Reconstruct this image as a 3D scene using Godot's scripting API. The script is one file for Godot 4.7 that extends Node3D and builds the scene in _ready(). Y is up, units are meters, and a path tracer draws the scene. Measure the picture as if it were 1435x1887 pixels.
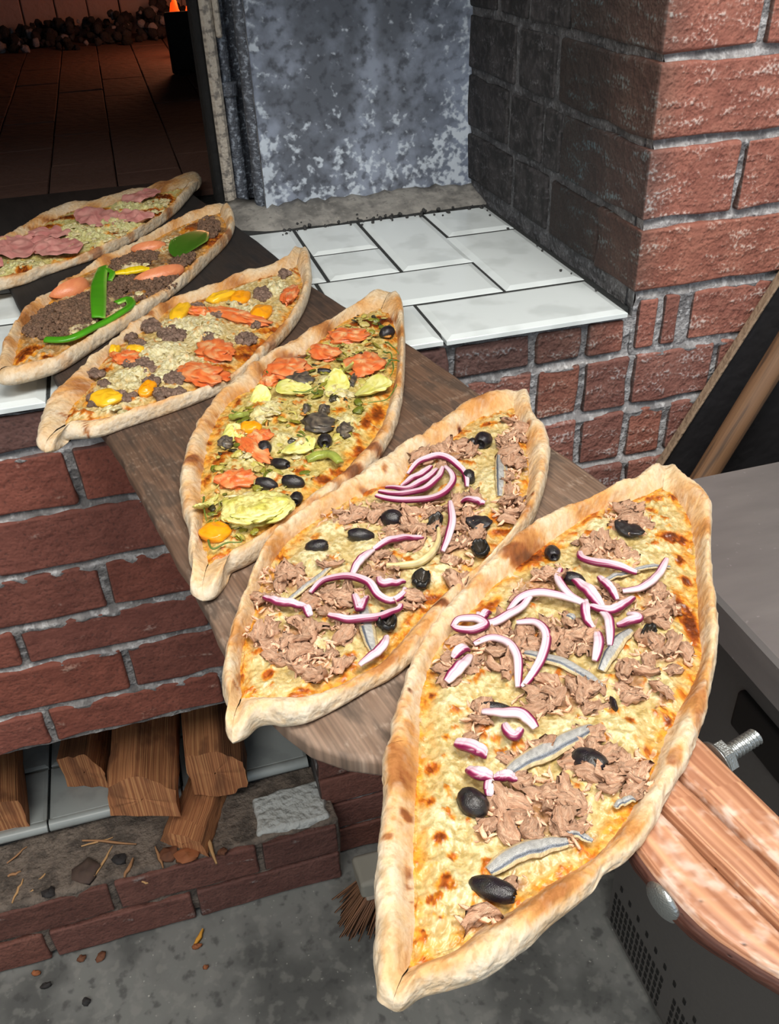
extends Node3D
# A boat-shaped-pizza peel in front of a brick oven. Units are metres, y is up, the front brick wall stands at z = 0.

var M := {}
var rng := RandomNumberGenerator.new()
var taken := {}
var blobs := {}

var PIZZAS: Array = [
	{"name": "tuna_onion_pizza", "label": "nearest and largest pizza with tuna, red onion, anchovies and olives, over the peel handle", "x": 0.203, "z": 0.517, "h": 0.019, "seed": 6, "look": "tuna",
	"ol": [-161.4, 167.5, -165.9, 163.3, -166.1, 158.1, -160, 134.2, -151.7, 106.4, -143.5, 83.7, -129.9, 44.2, -128.2, 43, -118.9, 20.8, -106.5, -3.3, -92.9, -24.1, -76.3, -43.2, -56, -62.7, -29.3, -85.4, 0.3, -106.1, 27.4, -122.6, 57.7, -133.4, 84.8, -140.3, 113.7, -149.1, 139.6, -159.8, 154, -167, 161.1, -168.2],
	"or": [-161.4, 167.5, -158, 168.9, -150.9, 166.7, -145.7, 166.4, -134.3, 167.4, -120.9, 167, -101, 161.1, -80.1, 152.1, -60.2, 144, -49.9, 137.1, -35.1, 133.6, -16.4, 122.5, 4, 107.2, 22, 91.4, 38.3, 77.8, 53.4, 61.2, 71.3, 40.5, 92.2, 10.3, 109.7, -19.1, 129.3, -54.9, 149.2, -84.2, 161.6, -107.3, 165.2, -126.8, 163.8, -149, 165.3, -164.4, 161.1, -168.2],
	"il": [-148.8, 152, -143.4, 141.2, -138.2, 128.3, -132.4, 106.5, -124.3, 83.2, -114.6, 57.9, -104.6, 29.6, -100.3, 16.1, -91.5, -2.6, -77.2, -23.6, -60.1, -40, -34.5, -61, -17.1, -74.1, 5.6, -88, 29.6, -102.7, 59.6, -118.5, 78.1, -127.7, 98.7, -130.7, 119.6, -133.7, 143.1, -140.4],
	"ir": [-149.1, 153.1, -128.8, 151.9, -114.3, 145.9, -98.7, 142, -77, 135.1, -51.5, 128.7, -34.1, 119, -15.4, 105.1, 3.3, 89.7, 20.4, 72.3, 26.2, 68.5, 36.7, 58.4, 53.3, 44.8, 71.3, 25.4, 83.8, 2.1, 103.2, -30.6, 123.8, -67.4, 139, -99.6, 145.2, -125.8, 141.3, -137.8],
	"spots": [[7.8, -93.5, 17.2, -9.1, 0, 10.9, 1.2], [23.9, -100.4, 14.2, -7.5, -0.1, 7.3, .8], [80.9, -3.4, 6.1, 2.1, -13.3, 21.7, 1.3], [81.8, -15, 5.2, 1.7, -9, 14.9, 1], [44.3, 66.4, 3.5, 2.9, -13.8, 15.2, .9], [12, 93.4, 3.5, 3.5, -7.2, 7.1, .9], [-104.9, 150.2, 7.8, -2.5, 0.7, 3.2, .8], [-142.5, 157, 7.1, 2.2, -1, 3, .5], [-124.1, 63.2, 5, 1.6, -2.7, 8.8, 1], [-129.7, 83.8, 4.1, 1.3, -1.3, 4.1, 1.2], [-142.8, 95.3, 3.7, 2.1, -1, 2.2, 1], [-138.1, 113.3, 2.3, 0.7, -1.6, 5.1, 1], [-140.1, 119.7, 2.1, 0.6, -0.6, 2, 1.1], [-140.1, 126.6, 1, 0.3, -0.3, 1.1, 1], [-104, 6.1, 2.9, 0.9, -0.8, 2.6, 1.2], [-111, 31.3, 5.3, 1.7, -1.6, 5, .7], [-111.2, 15.5, 4.3, 2.6, -8.1, 17.8, .5], [-36, -73.4, 12.4, -8.1, 1, 7.7, .6], [116.2, -79.4, 1.1, 9.8, -7.8, 5.7, 1.2], [107.5, -57.6, 4, 1.4, -4.3, 7.1, 1.1], [99.4, -37, 4.5, 1.5, -2.9, 4.8, 1.2], [26.3, 65, 3.3, 1.1, -2.8, 4.7, 1.1], [5.6, 60.5, 3.6, 1.2, -1.2, 2.3, .9], [-31.6, -53.2, 3.2, 3.7, -7.2, 10.4, .8], [-107.7, 56.7, 4.1, 1.3, -1.3, 4, 1.1], [-115.4, 77.4, 2.8, 0.9, -1.1, 3.4, 1], [-117.7, 99.9, 4, 1.3, -1.3, 3.7, 1], [-121.7, 120.1, 3.1, 1, -1.1, 3.1, 1], [-123.2, 124.3, 5.1, 1.6, -1.5, 4.2, .8], [-115.5, 110.7, 2.4, 0.8, -0.8, 2.4, 1], [-132.3, 128.3, 2.5, 0.8, -0.8, 2.5, 1], [-140, 141.3, 2, 0.6, -0.5, 1.6, .9], [-130.2, 138.6, 2.2, 0.7, -0.5, 1.3, .9], [-91.4, 7.8, 3.2, 1, -1.3, 3.9, .9], [-83.2, 24.6, 3.7, 1.2, -1.2, 3.3, .8], [-94.2, 41.1, 3, 1, -0.9, 2.7, .8], [-69.5, 51.3, 3.3, 1.1, -1.1, 2.6, .7], [129.1, -129.8, 4.9, 7.4, -5.1, 6.1, .8], [143.3, -126.9, 4, 1.4, -3.3, 5.6, 1], [118.3, -115.1, 5, 1.7, -2.3, 4, .8], [6.2, 81.3, 4.4, 1.4, -2, 3.5, .9]],
	"items": [
		["olive", 27.4, -87.8, -1.5, 6.9, -5.3, 1],
		["olive", 28.8, -57.8, 6.4, 4.5, -2.6, 4.2],
		["olive", -29.8, 82.3, 6.2, 8.8, -5.1, 4.7],
		["olive", -96.5, 87.6, 3.9, 8.2, -5.7, 4],
		["olive", -103.8, 134.3, 8.9, 8.1, -3.7, 4.2],
		["olive", -61.5, 31.3, 9.2, 4.3, -1.5, 3.2],
		["olive_ring", 48.1, 4.5, -5.4, 5.3, -2.4, -3.7],
		["olive_slice", 88.3, -94.6, 5.3, 10, -5.2, 5.6],
		["olive_slice", 0.7, 49.8, -0.7, 4.8, -1.8, 0.4],
		["anchovy", 6.2, 1, [39.7, -1.9, 25.1, 6.9, 7.2, 23]],
		["anchovy", 6.1, 1, [-28.6, -4.3, -14.2, 9.6, -5, 21.5, 2.1, 34.9]],
		["anchovy", 8.4, 1, [-71.4, 74.3, -55.4, 69.4, -37.1, 66, -17.4, 60.7]],
		["anchovy", 7.2, 1, [-102.4, 124.5, -88.5, 120.9, -74.5, 119.5, -60.6, 120.6]],
		["anchovy", 3.6, 1, [-61.8, 115.1, -55.5, 118, -49.8, 124.9]],
		["anchovy", 3.1, 1, [68.4, -54.4, 82.7, -52.9, 94.9, -49.7]],
		["anchovy", 3.4, 1, [45.2, -50.9, 60.7, -52.1, 74.1, -53.1]],
		["anchovy", 3.2, 1, [-30.5, 110.1, -25.8, 108.9, -18.6, 109]],
		["anchovy", 4.3, 1, [8.6, -26.5, 12, -21.1]],
		["onion", 5, 1, [43.7, -79.8, 40.3, -70.7, 45.5, -63.9, 56.8, -56.7, 69.1, -48.6]],
		["onion", 4.1, -1, [23.8, -67.3, 17, -57.3, 14.8, -43.9, 18.7, -35, 25.9, -25.1]],
		["onion", 6.3, 1, [26.9, -53.9, 29.1, -43.7, 30.4, -34.1, 30.5, -22.1]],
		["onion", 4.7, 1, [24.8, -27, 32.6, -18.5, 43.8, -20.6, 54.2, -25.4]],
		["onion", 3.6, 1, [-4.1, -49.4, -15.5, -39.1, -27.9, -33, -38.8, -30.1, -45.3, -33.2, -43.6, -42.7]],
		["onion", 3.4, -1, [-25, -39.3, -14.5, -46.2, -0.1, -46.8, 12.3, -38.6, 22.3, -27.8]],
		["onion", 4.3, -1, [-63, -36.3, -57.1, -40.5, -47.8, -36.8, -44.9, -27.9, -53.5, -26.9, -60.8, -32.7, -62.3, -36.6]],
		["onion", 3.5, -1, [-24.4, -27.6, -14.7, -22.9, -12.6, -11.1, -18.4, 0.4, -29.8, 13.3, -42.8, 23.7]],
		["onion", 4.2, -1, [-55.9, -17.9, -45.4, -18.2, -38.3, -10.2, -37.4, 3.2, -44.8, 23]],
		["onion", 4.9, 1, [-71.5, -10.7, -67, -13.1, -61, -14.3]],
		["onion", 6.1, 1, [-61.9, -9.4, -69.5, -1.1, -81.9, 6]],
		["onion", 4.7, 1, [24.8, -32.9, 16.8, -18, 17.3, -8]],
		["onion", 4.6, -1, [28.7, -22.7, 29.1, -11, 20, 7.9]],
		["onion", 4.9, -1, [18.6, -4.8, 13.8, 5.8, 5.4, 17.4]],
		["onion", 3.6, 1, [31.9, -5.9, 41, -4.3, 46.2, -5.9, 43.5, -13.4]],
		["onion", 2.2, 1, [94.5, -54.5, 80.9, -40.4, 65.2, -31.5, 50.6, -33.3]],
		["onion", 5.8, -1, [-70.5, 34.3, -61.8, 40.5, -51.1, 44, -47.7, 53.9]],
		["onion", 4, 1, [-62.6, 46.9, -63.9, 54, -61.1, 57.5, -55.6, 52.4]],
		["onion", 6.8, 1, [-91.6, 50.3, -86.5, 56.7, -78.7, 62.1]],
		["onion", 6, 1, [-91.8, 68.7, -89.2, 74.4, -82.4, 77.5]],
		["onion", 3.9, 1, [-81, 78, -71.2, 81.5]],
		["onion", 3.8, 1, [-84.1, 79.9, -87.6, 86.8]],
		["onion", 3.7, 1, [43.5, -51.5, 43.6, -35.7, 43, -26.8]],
		["onion", 2.6, 1, [-45.2, -36, -37.6, -40.6]],
		["tuna", 98, -110.3, 8.1, 11.6, -9.9, 12],
		["tuna", 62.5, -80, 11.7, 15.5, -8.8, 10.9],
		["tuna", 6.8, -62.1, 20.5, -5.9, -1.2, 9.5],
		["tuna", -2.3, -11.5, 21.8, 7.3, -7, 14.8],
		["tuna", -41.5, -13.7, 20, 6.6, -6.7, 16.6],
		["tuna", -73.2, -8.5, 7.4, 2.4, -5.1, 14.3],
		["tuna", -21.5, 33.2, 21, 6.9, -6.2, 13.1],
		["tuna", -76.2, 38.2, 7.3, 2.4, -4.9, 13],
		["tuna", 66.2, -20.2, 10.7, 3.6, -9, 15.6],
		["tuna", 50.2, 19.5, 11.7, 7.8, -8.6, 11.4],
		["tuna", 20.5, 35, 9.8, 3.2, -6.8, 12.4],
		["tuna", -68.4, 99, 20.3, 11.7, -9.8, 15.6],
		["tuna", -20.8, 85.8, 6.2, 17.1, -13.6, 8.6],
		["tuna", -97, 104.8, 7, 2.2, -1.5, 4],
		["tuna", -117.1, 144.2, 7.7, 2.4, -1.7, 4.4],
		["tuna", -94.5, 131.8, 9.8, -0.6, -0.2, 2.9],
		["tuna", 42.9, -34.1, 10.5, 3.6, -5.5, 10.4],
		["tuna", -60, 64.8, 13.2, -3.9, 0.2, 4.7],
		["tuna", -11.5, 91.8, 5.7, 1.8, -4.6, 8.4],
		["tuna", 30, 52.5, 2.1, 2.3, -5.4, 5.7],
		["white", 72.1, -109.6, 6.6, 2.3, -5.6, 11],
		["white", 77.7, -71.2, 10.8, 14.4, -5.6, 6.6],
		["white", -59.6, 48, 10.5, 3.4, -4, 9.6],
		["white", -30.9, 53, 12, 3.9, -2.7, 5.7],
		["white", -18.6, -70.7, 12.7, -8.1, 1, 9.2],
		["white", 34.6, 44.6, 10.9, 3.6, -7.1, 12.1],
		["white", -85.7, 16.8, 9.4, 3.1, -4.4, 12.7],
		["white", -118.2, 92.8, 8.2, 2.6, -4.8, 14.3],
		["white", -119.3, 125.5, 7.7, 2.4, -3, 8.4],
		["white", 7.9, -55.3, 5.4, 1.8, -3.7, 8.2],
		["white", -1.9, 64.7, 8.9, 2.9, -4, 7.4]]},
	{"name": "tuna_onion_pizza", "label": "second nearest pizza, with tuna, red onion and olives, lying wholly on the peel blade", "x": 0.152, "z": 0.354, "h": 0.0175, "seed": 5, "look": "tuna",
	"ol": [-154.7, 166.4, -157.2, 158.8, -153.7, 146.9, -154.3, 125.7, -150.3, 106.8, -141.6, 78.3, -132, 52.6, -120, 25.3, -105.6, -0.7, -88.7, -21.3, -68.4, -35.3, -49, -50.6, -26.7, -65.9, 1.7, -84.5, 31.9, -104.2, 63.9, -125.1, 93.8, -148.9, 120.1, -160.2, 143.5, -162.3, 154.1, -166.6],
	"or": [-154.7, 166.4, -147.4, 164.9, -139.8, 158.5, -131.9, 159.1, -125.2, 162.7, -110.6, 163.1, -91.2, 157.1, -74, 149.9, -56.7, 144.6, -36.9, 132.7, -17.6, 114.7, -2.2, 100.4, 18.1, 83.8, 39.3, 67.6, 62.2, 49, 81.9, 30.9, 101.2, 5.7, 119.3, -22.4, 137.6, -57.5, 145.9, -86.1, 149.6, -118.5, 158.7, -146, 160.8, -161.4, 154.1, -166.6],
	"il": [-143.5, 132.3, -141.1, 110.8, -135.8, 91.1, -125.4, 66.6, -117.9, 41.6, -104.7, 16.4, -89.8, -4, -71.8, -17.9, -53.7, -29.2, -34.9, -40.9, -16.3, -49.5, 9.5, -52.2, 26.3, -79, 45.2, -89.6, 70.2, -103.1, 93.8, -123.1, 113.4, -130.8, 137.1, -132.3],
	"ir": [-143.6, 134.3, -121.4, 144.8, -102.4, 147.9, -77.5, 140.8, -59.6, 133.1, -41.9, 117.4, -25.5, 102.6, -9, 89.4, 9.1, 78.7, 26.9, 70.1, 44.2, 54.7, 59.6, 40.7, 79.6, 16.8, 97.9, -13.8, 113.1, -48.8, 126.7, -88.3, 135.5, -128.8],
	"spots": [[79.4, -112.9, 2.9, 1, -2.1, 5.9, 1.4], [130.8, -94.3, 4.4, 3.7, -3.3, 6.2, 1.4], [92.1, 9.1, 2.2, 0.8, -1.4, 3.2, 1.3], [-0.7, -63.9, 2.3, 0.8, -1.5, 5.1, 1.1], [-35.6, -35.6, 1.8, 0.6, -1.2, 4.8, 1.2], [-20.6, -48.1, 6.7, 5, -1.5, 4, 1], [0.1, -48.6, 12.2, 0.2, -1.3, 6.5, .9], [106.2, -112.7, 8.2, 3, -2.3, 5.9, .9], [-11.9, 100.5, 7.9, -3.3, 0.1, 4.7, 1.3], [-12.5, 89.5, 8.8, -4.9, 0.6, 5.8, 1], [-126.9, 125.5, 4.4, 1.4, -0.8, 4.7, 1], [-83.9, 131.9, 5, 1.6, -1.1, 4.6, 1.1], [-109.1, 144.5, 6.6, 4, -0.9, 2.7, .8], [-143.2, 122.4, 1.7, 0.6, -1.3, 8.5, .9], [-147, 133.1, 2, 0.7, -0.4, 2.5, .9], [-94.3, 30.1, 4.7, 3.2, -1.2, 3.7, .9], [-98.3, 13.4, 2.9, 4.7, -1.6, 2.7, .9], [58.8, 18.1, 4.2, 1.5, -2.9, 7.3, .8], [58, 34.9, 8.4, -5.7, 0.4, 5.3, .8], [81.1, -6.6, 3.6, 1.3, -6.8, 16.4, .6], [-43.6, 122.9, 12.6, -8.3, 1.1, 5, .4], [-56.9, -40.1, 11.7, -8.6, 0.8, 5.7, .5], [46.9, -101.4, 21.7, -12.6, -0.3, 7, .5], [-76.9, 126.1, 4.4, 1.5, -0.8, 3, .7], [-71.6, 0.1, 4.5, 1.6, -0.9, 4.3, .6], [8.2, 91, 4.8, 1.6, -1.3, 3.5, .6]],
	"items": [
		["olive", -72.6, 14.7, 8.5, 2.9, -1.1, 5],
		["olive", -40.9, 12, 9.7, 3.4, -1.3, 5.2],
		["olive", -14, 0.8, 7.2, 5.2, -2.7, 6.6],
		["olive", 88.5, -81.9, 6.1, -8, 2.7, 7.1],
		["olive", 57.9, -33.2, 5.3, 1.9, -2.4, 6.3],
		["olive_ring", 14.3, 16.4, -5.6, 7.3, -2.4, -5],
		["olive_ring", 33.6, 56.2, -1.2, 7.9, -6.2, 1.3],
		["olive_ring", -15.7, 75, -4.7, 9.1, -4.8, -4.3],
		["olive_ring", -49.3, 108.6, -2.5, 8.7, -6.4, -2.1],
		["olive_slice", 43.6, 26.6, 8.2, 4.3, -3.3, 7.6],
		["olive_slice", 79.8, -82.8, 3.6, 1.3, -1.5, 3.9],
		["anchovy", 6, 1, [93.7, -58.6, 82.3, -27.7, 71.6, -2.7]],
		["anchovy", 3.4, 1, [-67.3, 38.3, -86.8, 54.4, -105.8, 67.9]],
		["anchovy", 6.7, 1, [-57.6, 83.6, -61.6, 108.2, -63, 128.3]],
		["anchovy", 2.4, 1, [96.3, -51.3, 84.7, -22.9]],
		["pepper_strip", 2.8, 1, [14.1, 24.5, 9.1, 39.1, -2.4, 53.8, -16.6, 58, -33.2, 52.9]],
		["onion", 3.9, 1, [-17.3, -30.2, -5, -17.5, 14.7, -9.9, 32.5, -14.6, 44.6, -31.2, 45.1, -50.9]],
		["onion", 3.5, 1, [-13.7, -34.6, 0.3, -21.5, 19, -23.1, 33.4, -35.2, 42.9, -51.7]],
		["onion", 3.2, 1, [-7.1, -37.9, 6.2, -27.6, 22.9, -35, 37.9, -51.4]],
		["onion", 2.8, 1, [4.6, -35.7, 19, -42.2, 34.7, -54.6]],
		["onion", 3.7, 1, [14.4, -50.9, 28.1, -63.9, 43.6, -65, 52.1, -52.5, 55.5, -35.2, 51.1, -19.3]],
		["onion", 4.3, 1, [32.4, -3.7, 25.2, 21.7, 16.4, 38.4, 6.7, 53.3]],
		["onion", 3.2, 1, [-37.1, 34.2, -19.4, 30.9, 0, 32.1]],
		["onion", 2.5, 1, [-37.5, 35.7, -49.6, 46.7, -59.4, 58.6]],
		["onion", 4, 1, [-88.5, 66.4, -77.3, 58.5, -60.6, 61.9, -50.7, 70.9, -47.5, 84.4, -41.2, 92.4, -32.2, 88.2, -29.2, 82.4]],
		["onion", 4.7, 1, [-118.1, 61, -109.1, 71.6, -93.8, 79.4]],
		["onion", 4.4, 1, [-42.3, 66.1, -41.3, 76, -27.5, 76]],
		["onion", 3.9, 1, [-62.1, 78.1, -62, 87.5, -62.3, 95.2, -54.6, 82]],
		["onion", 2.6, 1, [-81.8, 91.3, -72.3, 101.6, -55.3, 106.5, -39.3, 100.4, -36.3, 96.1]],
		["onion", 2.1, 1, [-52.8, 122.2, -57.4, 131.3, -65.3, 136.8, -74.6, 140.8]],
		["onion", 4.2, 1, [40.8, -0.8, 48.3, 3.6, 54.7, 7]],
		["onion", 2.9, 1, [-95.1, 81.6, -93.3, 88.7]],
		["tuna", 55.4, -74, 24.9, 0.3, -3.3, 13.2],
		["tuna", 102.4, -55.1, 7.2, 4, -22.3, 47.4],
		["tuna", 113.7, -79.6, 5.6, 2, -6.6, 15.8],
		["tuna", -33.7, -14, 24.6, 2.2, -2.1, 11.8],
		["tuna", -7.3, 22.3, 20.5, 0.8, -2.4, 12.1],
		["tuna", 39.9, 4.5, 10.7, 3.7, -6.9, 18.9],
		["tuna", -34.4, 50.6, 14.6, -3.2, -0.9, 14.3],
		["tuna", -101.1, 42.5, 13.5, 9, -3.5, 11.4],
		["tuna", -74.4, 75.4, 17.4, 5.9, -3.5, 14.5],
		["tuna", -109.7, 100.8, 21.2, 13.5, -5, 15.7],
		["tuna", -97.7, 127.3, 12.2, 7.6, -3.6, 10.1],
		["tuna", 26.7, 40.5, 7.4, 9.2, -12.5, 19.9],
		["tuna", 5.4, 78.8, 6.4, 2.2, -2.7, 7.7],
		["tuna", -27.5, 92.6, 6.3, 2.1, -2.6, 8.3],
		["tuna", 74.5, 9.4, 8.9, 3.1, -7.8, 18.9],
		["tuna", 14.8, -4.2, 9, 3.1, -3.8, 11.5],
		["tuna", -5.2, 2.8, 10.6, 3.7, -3.8, 12.5],
		["tuna", -71.3, 103.8, 12.2, 4.1, -2.3, 9.2],
		["tuna", -68, 33.1, 6.7, 2.3, -1, 4.5],
		["tuna", -116, 62.7, 6.4, 2.2, -1.8, 10.2],
		["white", -39.9, 24, 10.3, 3.5, -3.9, 14.6],
		["white", -80.8, 25.6, 11, 12.2, -4.6, 10],
		["white", 2.8, 32.3, 6.8, 2.4, -2.5, 7.5],
		["white", 71.3, -29.3, 8.6, 3, -6.2, 15.9],
		["white", 1.7, 68.8, 6.7, 12.5, -6.4, 8],
		["white", -92.1, 109.1, 6, 2, -1.5, 6.8],
		["white", -115.8, 98.8, 4.5, 1.5, -0.8, 4.6],
		["white", -40.4, 39.4, 6.7, 2.3, -2.3, 8.4],
		["white", 85, -87.7, 8, 2.9, -4.5, 11.9],
		["white", -58.3, -8.7, 14.2, 4.9, -2.6, 11.4],
		["white", -36.6, 64.5, 9.7, 3.3, -1.2, 4.2]]},
	{"name": "artichoke_pizza", "label": "vegetable pizza with an artichoke heart, tomato, black olives and dill, third from the camera", "x": 0.133, "z": 0.149, "h": 0.0165, "seed": 4, "look": "veg",
	"ol": [-137.8, 242.8, -143.7, 236.3, -144.4, 231, -140.4, 213.7, -141.5, 196, -138.2, 169.6, -140.5, 139.3, -140.2, 113.2, -134.8, 78.5, -127, 44.6, -113.6, 6.3, -98.3, -27.7, -81.2, -56.2, -64.1, -78.6, -40.3, -104.3, -9.7, -129.7, 22.8, -156.5, 54.2, -180.9, 83.7, -208.1, 109.4, -233.1, 125.8, -244.9, 137.4, -243.3],
	"or": [-137.8, 242.8, -130, 242.9, -122.5, 232.3, -118.9, 218.9, -104.7, 213, -88.9, 202.8, -76.2, 191, -57.5, 178.2, -37.9, 164.8, -19.5, 147.4, -0.8, 131.6, 20.3, 109.6, 36.2, 87.1, 54.3, 53.2, 70.8, 15.4, 87.9, -34.6, 104.7, -86.3, 122.9, -149.1, 136.1, -199.1, 140.9, -232.8, 137.4, -243.3],
	"il": [-127.3, 198.4, -129.9, 176.8, -124.6, 141.8, -121.6, 102.5, -113.2, 61.1, -106.6, 31.4, -92.1, -8.4, -75.1, -35.9, -51.6, -55.1, -37.3, -87.6, -22.4, -99.8, -2.8, -106, 25.7, -133.1, 50.5, -164.1, 82.4, -186.7, 106.5, -191.2],
	"ir": [-127.3, 201.1, -108.7, 200.8, -91.9, 192.8, -76.6, 181.5, -60.3, 167.3, -43.5, 147, -17.5, 128.4, -0.5, 108, 16.8, 89.3, 38.5, 57.2, 55.8, 20.1, 76.8, -27.7, 89.3, -66.6, 104.6, -117.8, 110.7, -162.3, 105.2, -186.4],
	"spots": [[93.3, -158.3, 11.3, 15.4, -7, 17.9, 1.6], [72, -161.3, 11, 4.2, -2.5, 9.6, .9], [17.6, 103.9, 11, -10, 1.6, 12.4, 1.1], [-2.2, 132.7, 13.5, -10, 1, 10.9, 1.2], [-21.5, 145.5, 8.7, -6.4, 0.8, 7, .8], [-125.3, 74.3, 5.4, 4, -2.7, 13.8, 1.1], [-108.7, 39.5, 2.4, 0.8, -0.4, 3.8, 1.3], [-96.8, -6.1, 1.5, 0.6, -0.6, 4.8, 1], [-2.9, -103.7, 17.3, -14.2, 0.3, 10.5, 1], [-102.2, 11.5, 3.9, -6.6, 1.8, 5.1, .8], [-39.1, 166, 12.5, -7.3, 0.5, 5.8, .8], [-75.9, 192.8, 7.7, -4.4, 0.5, 4.3, .6], [-98.3, 65.6, 7.4, -2.7, 0.2, 5.9, 1], [-105.5, 75.3, 7.1, 2.5, -0.9, 7, .9], [-117, 97.8, 4.1, 1.5, -1.3, 11, .9], [-74.5, -25.7, 4, 1.5, -1.6, 10.9, 1], [-29.3, 128.8, 8.9, -2.7, -0.2, 6.6, 1.1], [-15.9, 122, 7.5, -4.6, 0.3, 5.1, 1], [40.4, 38.6, 7.6, 2.8, -5.5, 19.6, 1], [26.1, 54.6, 5.9, 2.2, -3.4, 12.6, .9], [-44, 115, 6.5, 0, -0.8, 6.9, 1], [-59.4, -5.2, 6.2, 2.3, -1.4, 8.7, .6], [-43.9, 18.6, 6.1, 2.2, -1.5, 8.3, .6], [-34.3, 36.1, 4.5, 1.6, -1.3, 6.4, .6], [9.3, 23.6, 6.1, 2.2, -1.3, 5.4, .7], [-115.4, 153.5, 3.4, 1.2, -0.7, 5.3, .9], [9.2, 94.7, 5.7, 2, -2.3, 8.6, .9], [-138.2, 139.1, 3.4, 1.2, -1.9, 19.9, .5], [-105.1, 203.5, 3.7, 1.3, -0.3, 2.1, .9], [-40.9, -44.7, 3.2, 1.2, -0.9, 5.3, .7], [44.3, -153.7, 7.2, 2.8, -1.3, 5.7, .8]],
	"items": [
		["tomato", 55.3, -126.8, 20.9, 8, -4.1, 16.2],
		["tomato", -18.3, -71.7, 19.9, -4.8, -1.6, 21],
		["tomato", 53.8, -55.4, 17.4, 6.5, -6.1, 23],
		["tomato", 23.3, -96, 13.6, -5.9, -1.4, 18.5],
		["tomato", -74.9, 70.8, 8.3, -2.9, 0.4, 24.8],
		["tomato", -95.9, 112.3, 13.9, 7.5, -2.4, 12.6],
		["tomato", -66.6, 53, 8.1, 6.3, -2.7, 10.6],
		["tomato", -39.5, -52.3, 8.6, -0.4, -1, 10.1],
		["olive", 94.9, -118.1, 8.6, -3.7, -1, 7.1],
		["olive", 13.7, -54.1, 7.5, 2.8, -0.8, 3.4],
		["olive", -16.1, 78.6, -1.5, 8.4, -6.3, -1.1],
		["olive", -53.9, 131.9, 8.7, 4.7, -1.4, 5.8],
		["olive", -55.7, 155, -2.8, 6.6, -3.2, -3.8],
		["olive", -74, 127.6, 8.2, 6, -1.4, 5.2],
		["olive", -58.4, 101.6, 7, 6.9, -1.7, 5],
		["olive", -66, 72.4, -0.6, 7.5, -6.1, 0],
		["mushroom", -13.4, 43.7, 4.3, 15.3, -7.5, 10.5],
		["mushroom", 4.3, 64.4, 6.7, 2.4, -3, 12.3],
		["mushroom", -19, 16.9, 3.4, 1.2, -1.6, 7.4],
		["mushroom", -95.6, 51.3, 5.8, 2.1, -1, 7.4],
		["mushroom", -11.1, -45.8, 10.9, 6.6, -2.4, 9.8],
		["mushroom", 34.7, -24.7, 2.9, 1.1, -2.8, 11.1],
		["mushroom", -4.1, 24.2, 4.6, 1.7, -1.7, 7.3],
		["artichoke", -86.7, 162.2, 25.4, 0.5, -1.4, 21.9],
		["artichoke_leaf", -70.8, 165.2, 8.9, -11.7, 4.2, 11.3],
		["artichoke_leaf", -100.8, 174.6, 5.9, 4.2, -1.4, 5.7],
		["artichoke_leaf", 49, -1.5, 14.1, 8.5, -6.7, 21],
		["artichoke_leaf", -120.6, 140.1, 3.3, 1.8, -3.7, 22],
		["artichoke_leaf", -87, 39.1, 8.6, 3.1, -1.8, 12.6],
		["artichoke_leaf", -20.5, -25.2, 16, 9.5, -3.5, 14.4],
		["artichoke_leaf", 17.9, -18.9, 11.2, 4.1, -5.3, 21.9],
		["artichoke_leaf", -37.1, 81.2, 6.8, 8.9, -6.3, 15.4],
		["artichoke_leaf", 34.3, -49.9, 3.8, -1.5, -1.7, 19.4],
		["artichoke_leaf", -53.9, -18.2, 9.5, 3.5, -2.4, 14.3],
		["pepper_strip_green", 6.8, 1, [-37, 103, -26, 100.9, -17.9, 105.3, -12.9, 119]],
		["pepper_strip_green", 4.9, 1, [-85.8, 8.9, -76.9, 13.9, -70.3, 7.4]],
		["pepper_chunk", -120, 179.4, 8.4, 7.4, -2.7, 9.5],
		["pepper_chunk", -71.4, 34.7, 8.9, 3.2, -1.1, 7],
		["dill", 1.2, 1, [84.3, -37.4, 74.5, -7.8, 63.4, 11.8, 51.5, 26.4, 35.8, 25.1]],
		["dill", 1.1, 1, [81.6, -55.9, 73.4, -43.7, 66.3, -31.4]],
		["dill", 1, 1, [80.1, -47.7, 76.3, -31.9, 69.2, -19.9]],
		["dill", 1.1, 1, [77.1, -53.2, 85.4, -50, 87, -34.3]],
		["dill", 1.1, 1, [86.5, -95.5, 90, -84.6, 91.9, -65.5]],
		["dill", 1.1, 1, [78.7, -75, 83.9, -64, 77.6, -48.6]],
		["dill", 0.9, 1, [-126.1, 188.5, -124.8, 199.2, -115.7, 197.8, -108.2, 199.3, -103.6, 198.6, -103.8, 191.2]],
		["dill", 0.8, 1, [-122.7, 130.5, -124.4, 145.5, -124.4, 163]],
		["dill", 1, 1, [-26.4, -29.2, -22.2, -15.9, -12.7, -12.4, -0.5, -21.6]],
		["dill", 1.1, 1, [28.2, -85, 37.4, -100, 46.4, -106]],
		["dill", 1, 1, [-39.7, -71, -38.2, -49.6]],
		["dill", 0.9, 1, [-36, 61, -30.6, 72.7, -29.2, 95.1]],
		["dill", 1, 1, [-82.8, -0.8, -78.7, 4.3]],
		["dill", 1, 1, [-7.2, -14.3, -4.1, -5.4, -0.5, -21.6]],
		["white", -93.6, 144.4, 15, 0.2, -0.9, 15.2],
		["white", -79.6, 81.5, 7.1, 2.5, -2.3, 14.4],
		["white", -52.6, 66.1, 8.7, 3.1, -3.3, 18.1],
		["white", -54.3, 4, 15.4, 5.6, -3.5, 20.6],
		["white", 15.3, -8.1, 14.2, 5.2, -4.3, 17.9],
		["white", -36.5, 78.3, 7.2, 2.6, -3.6, 17.7],
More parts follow.
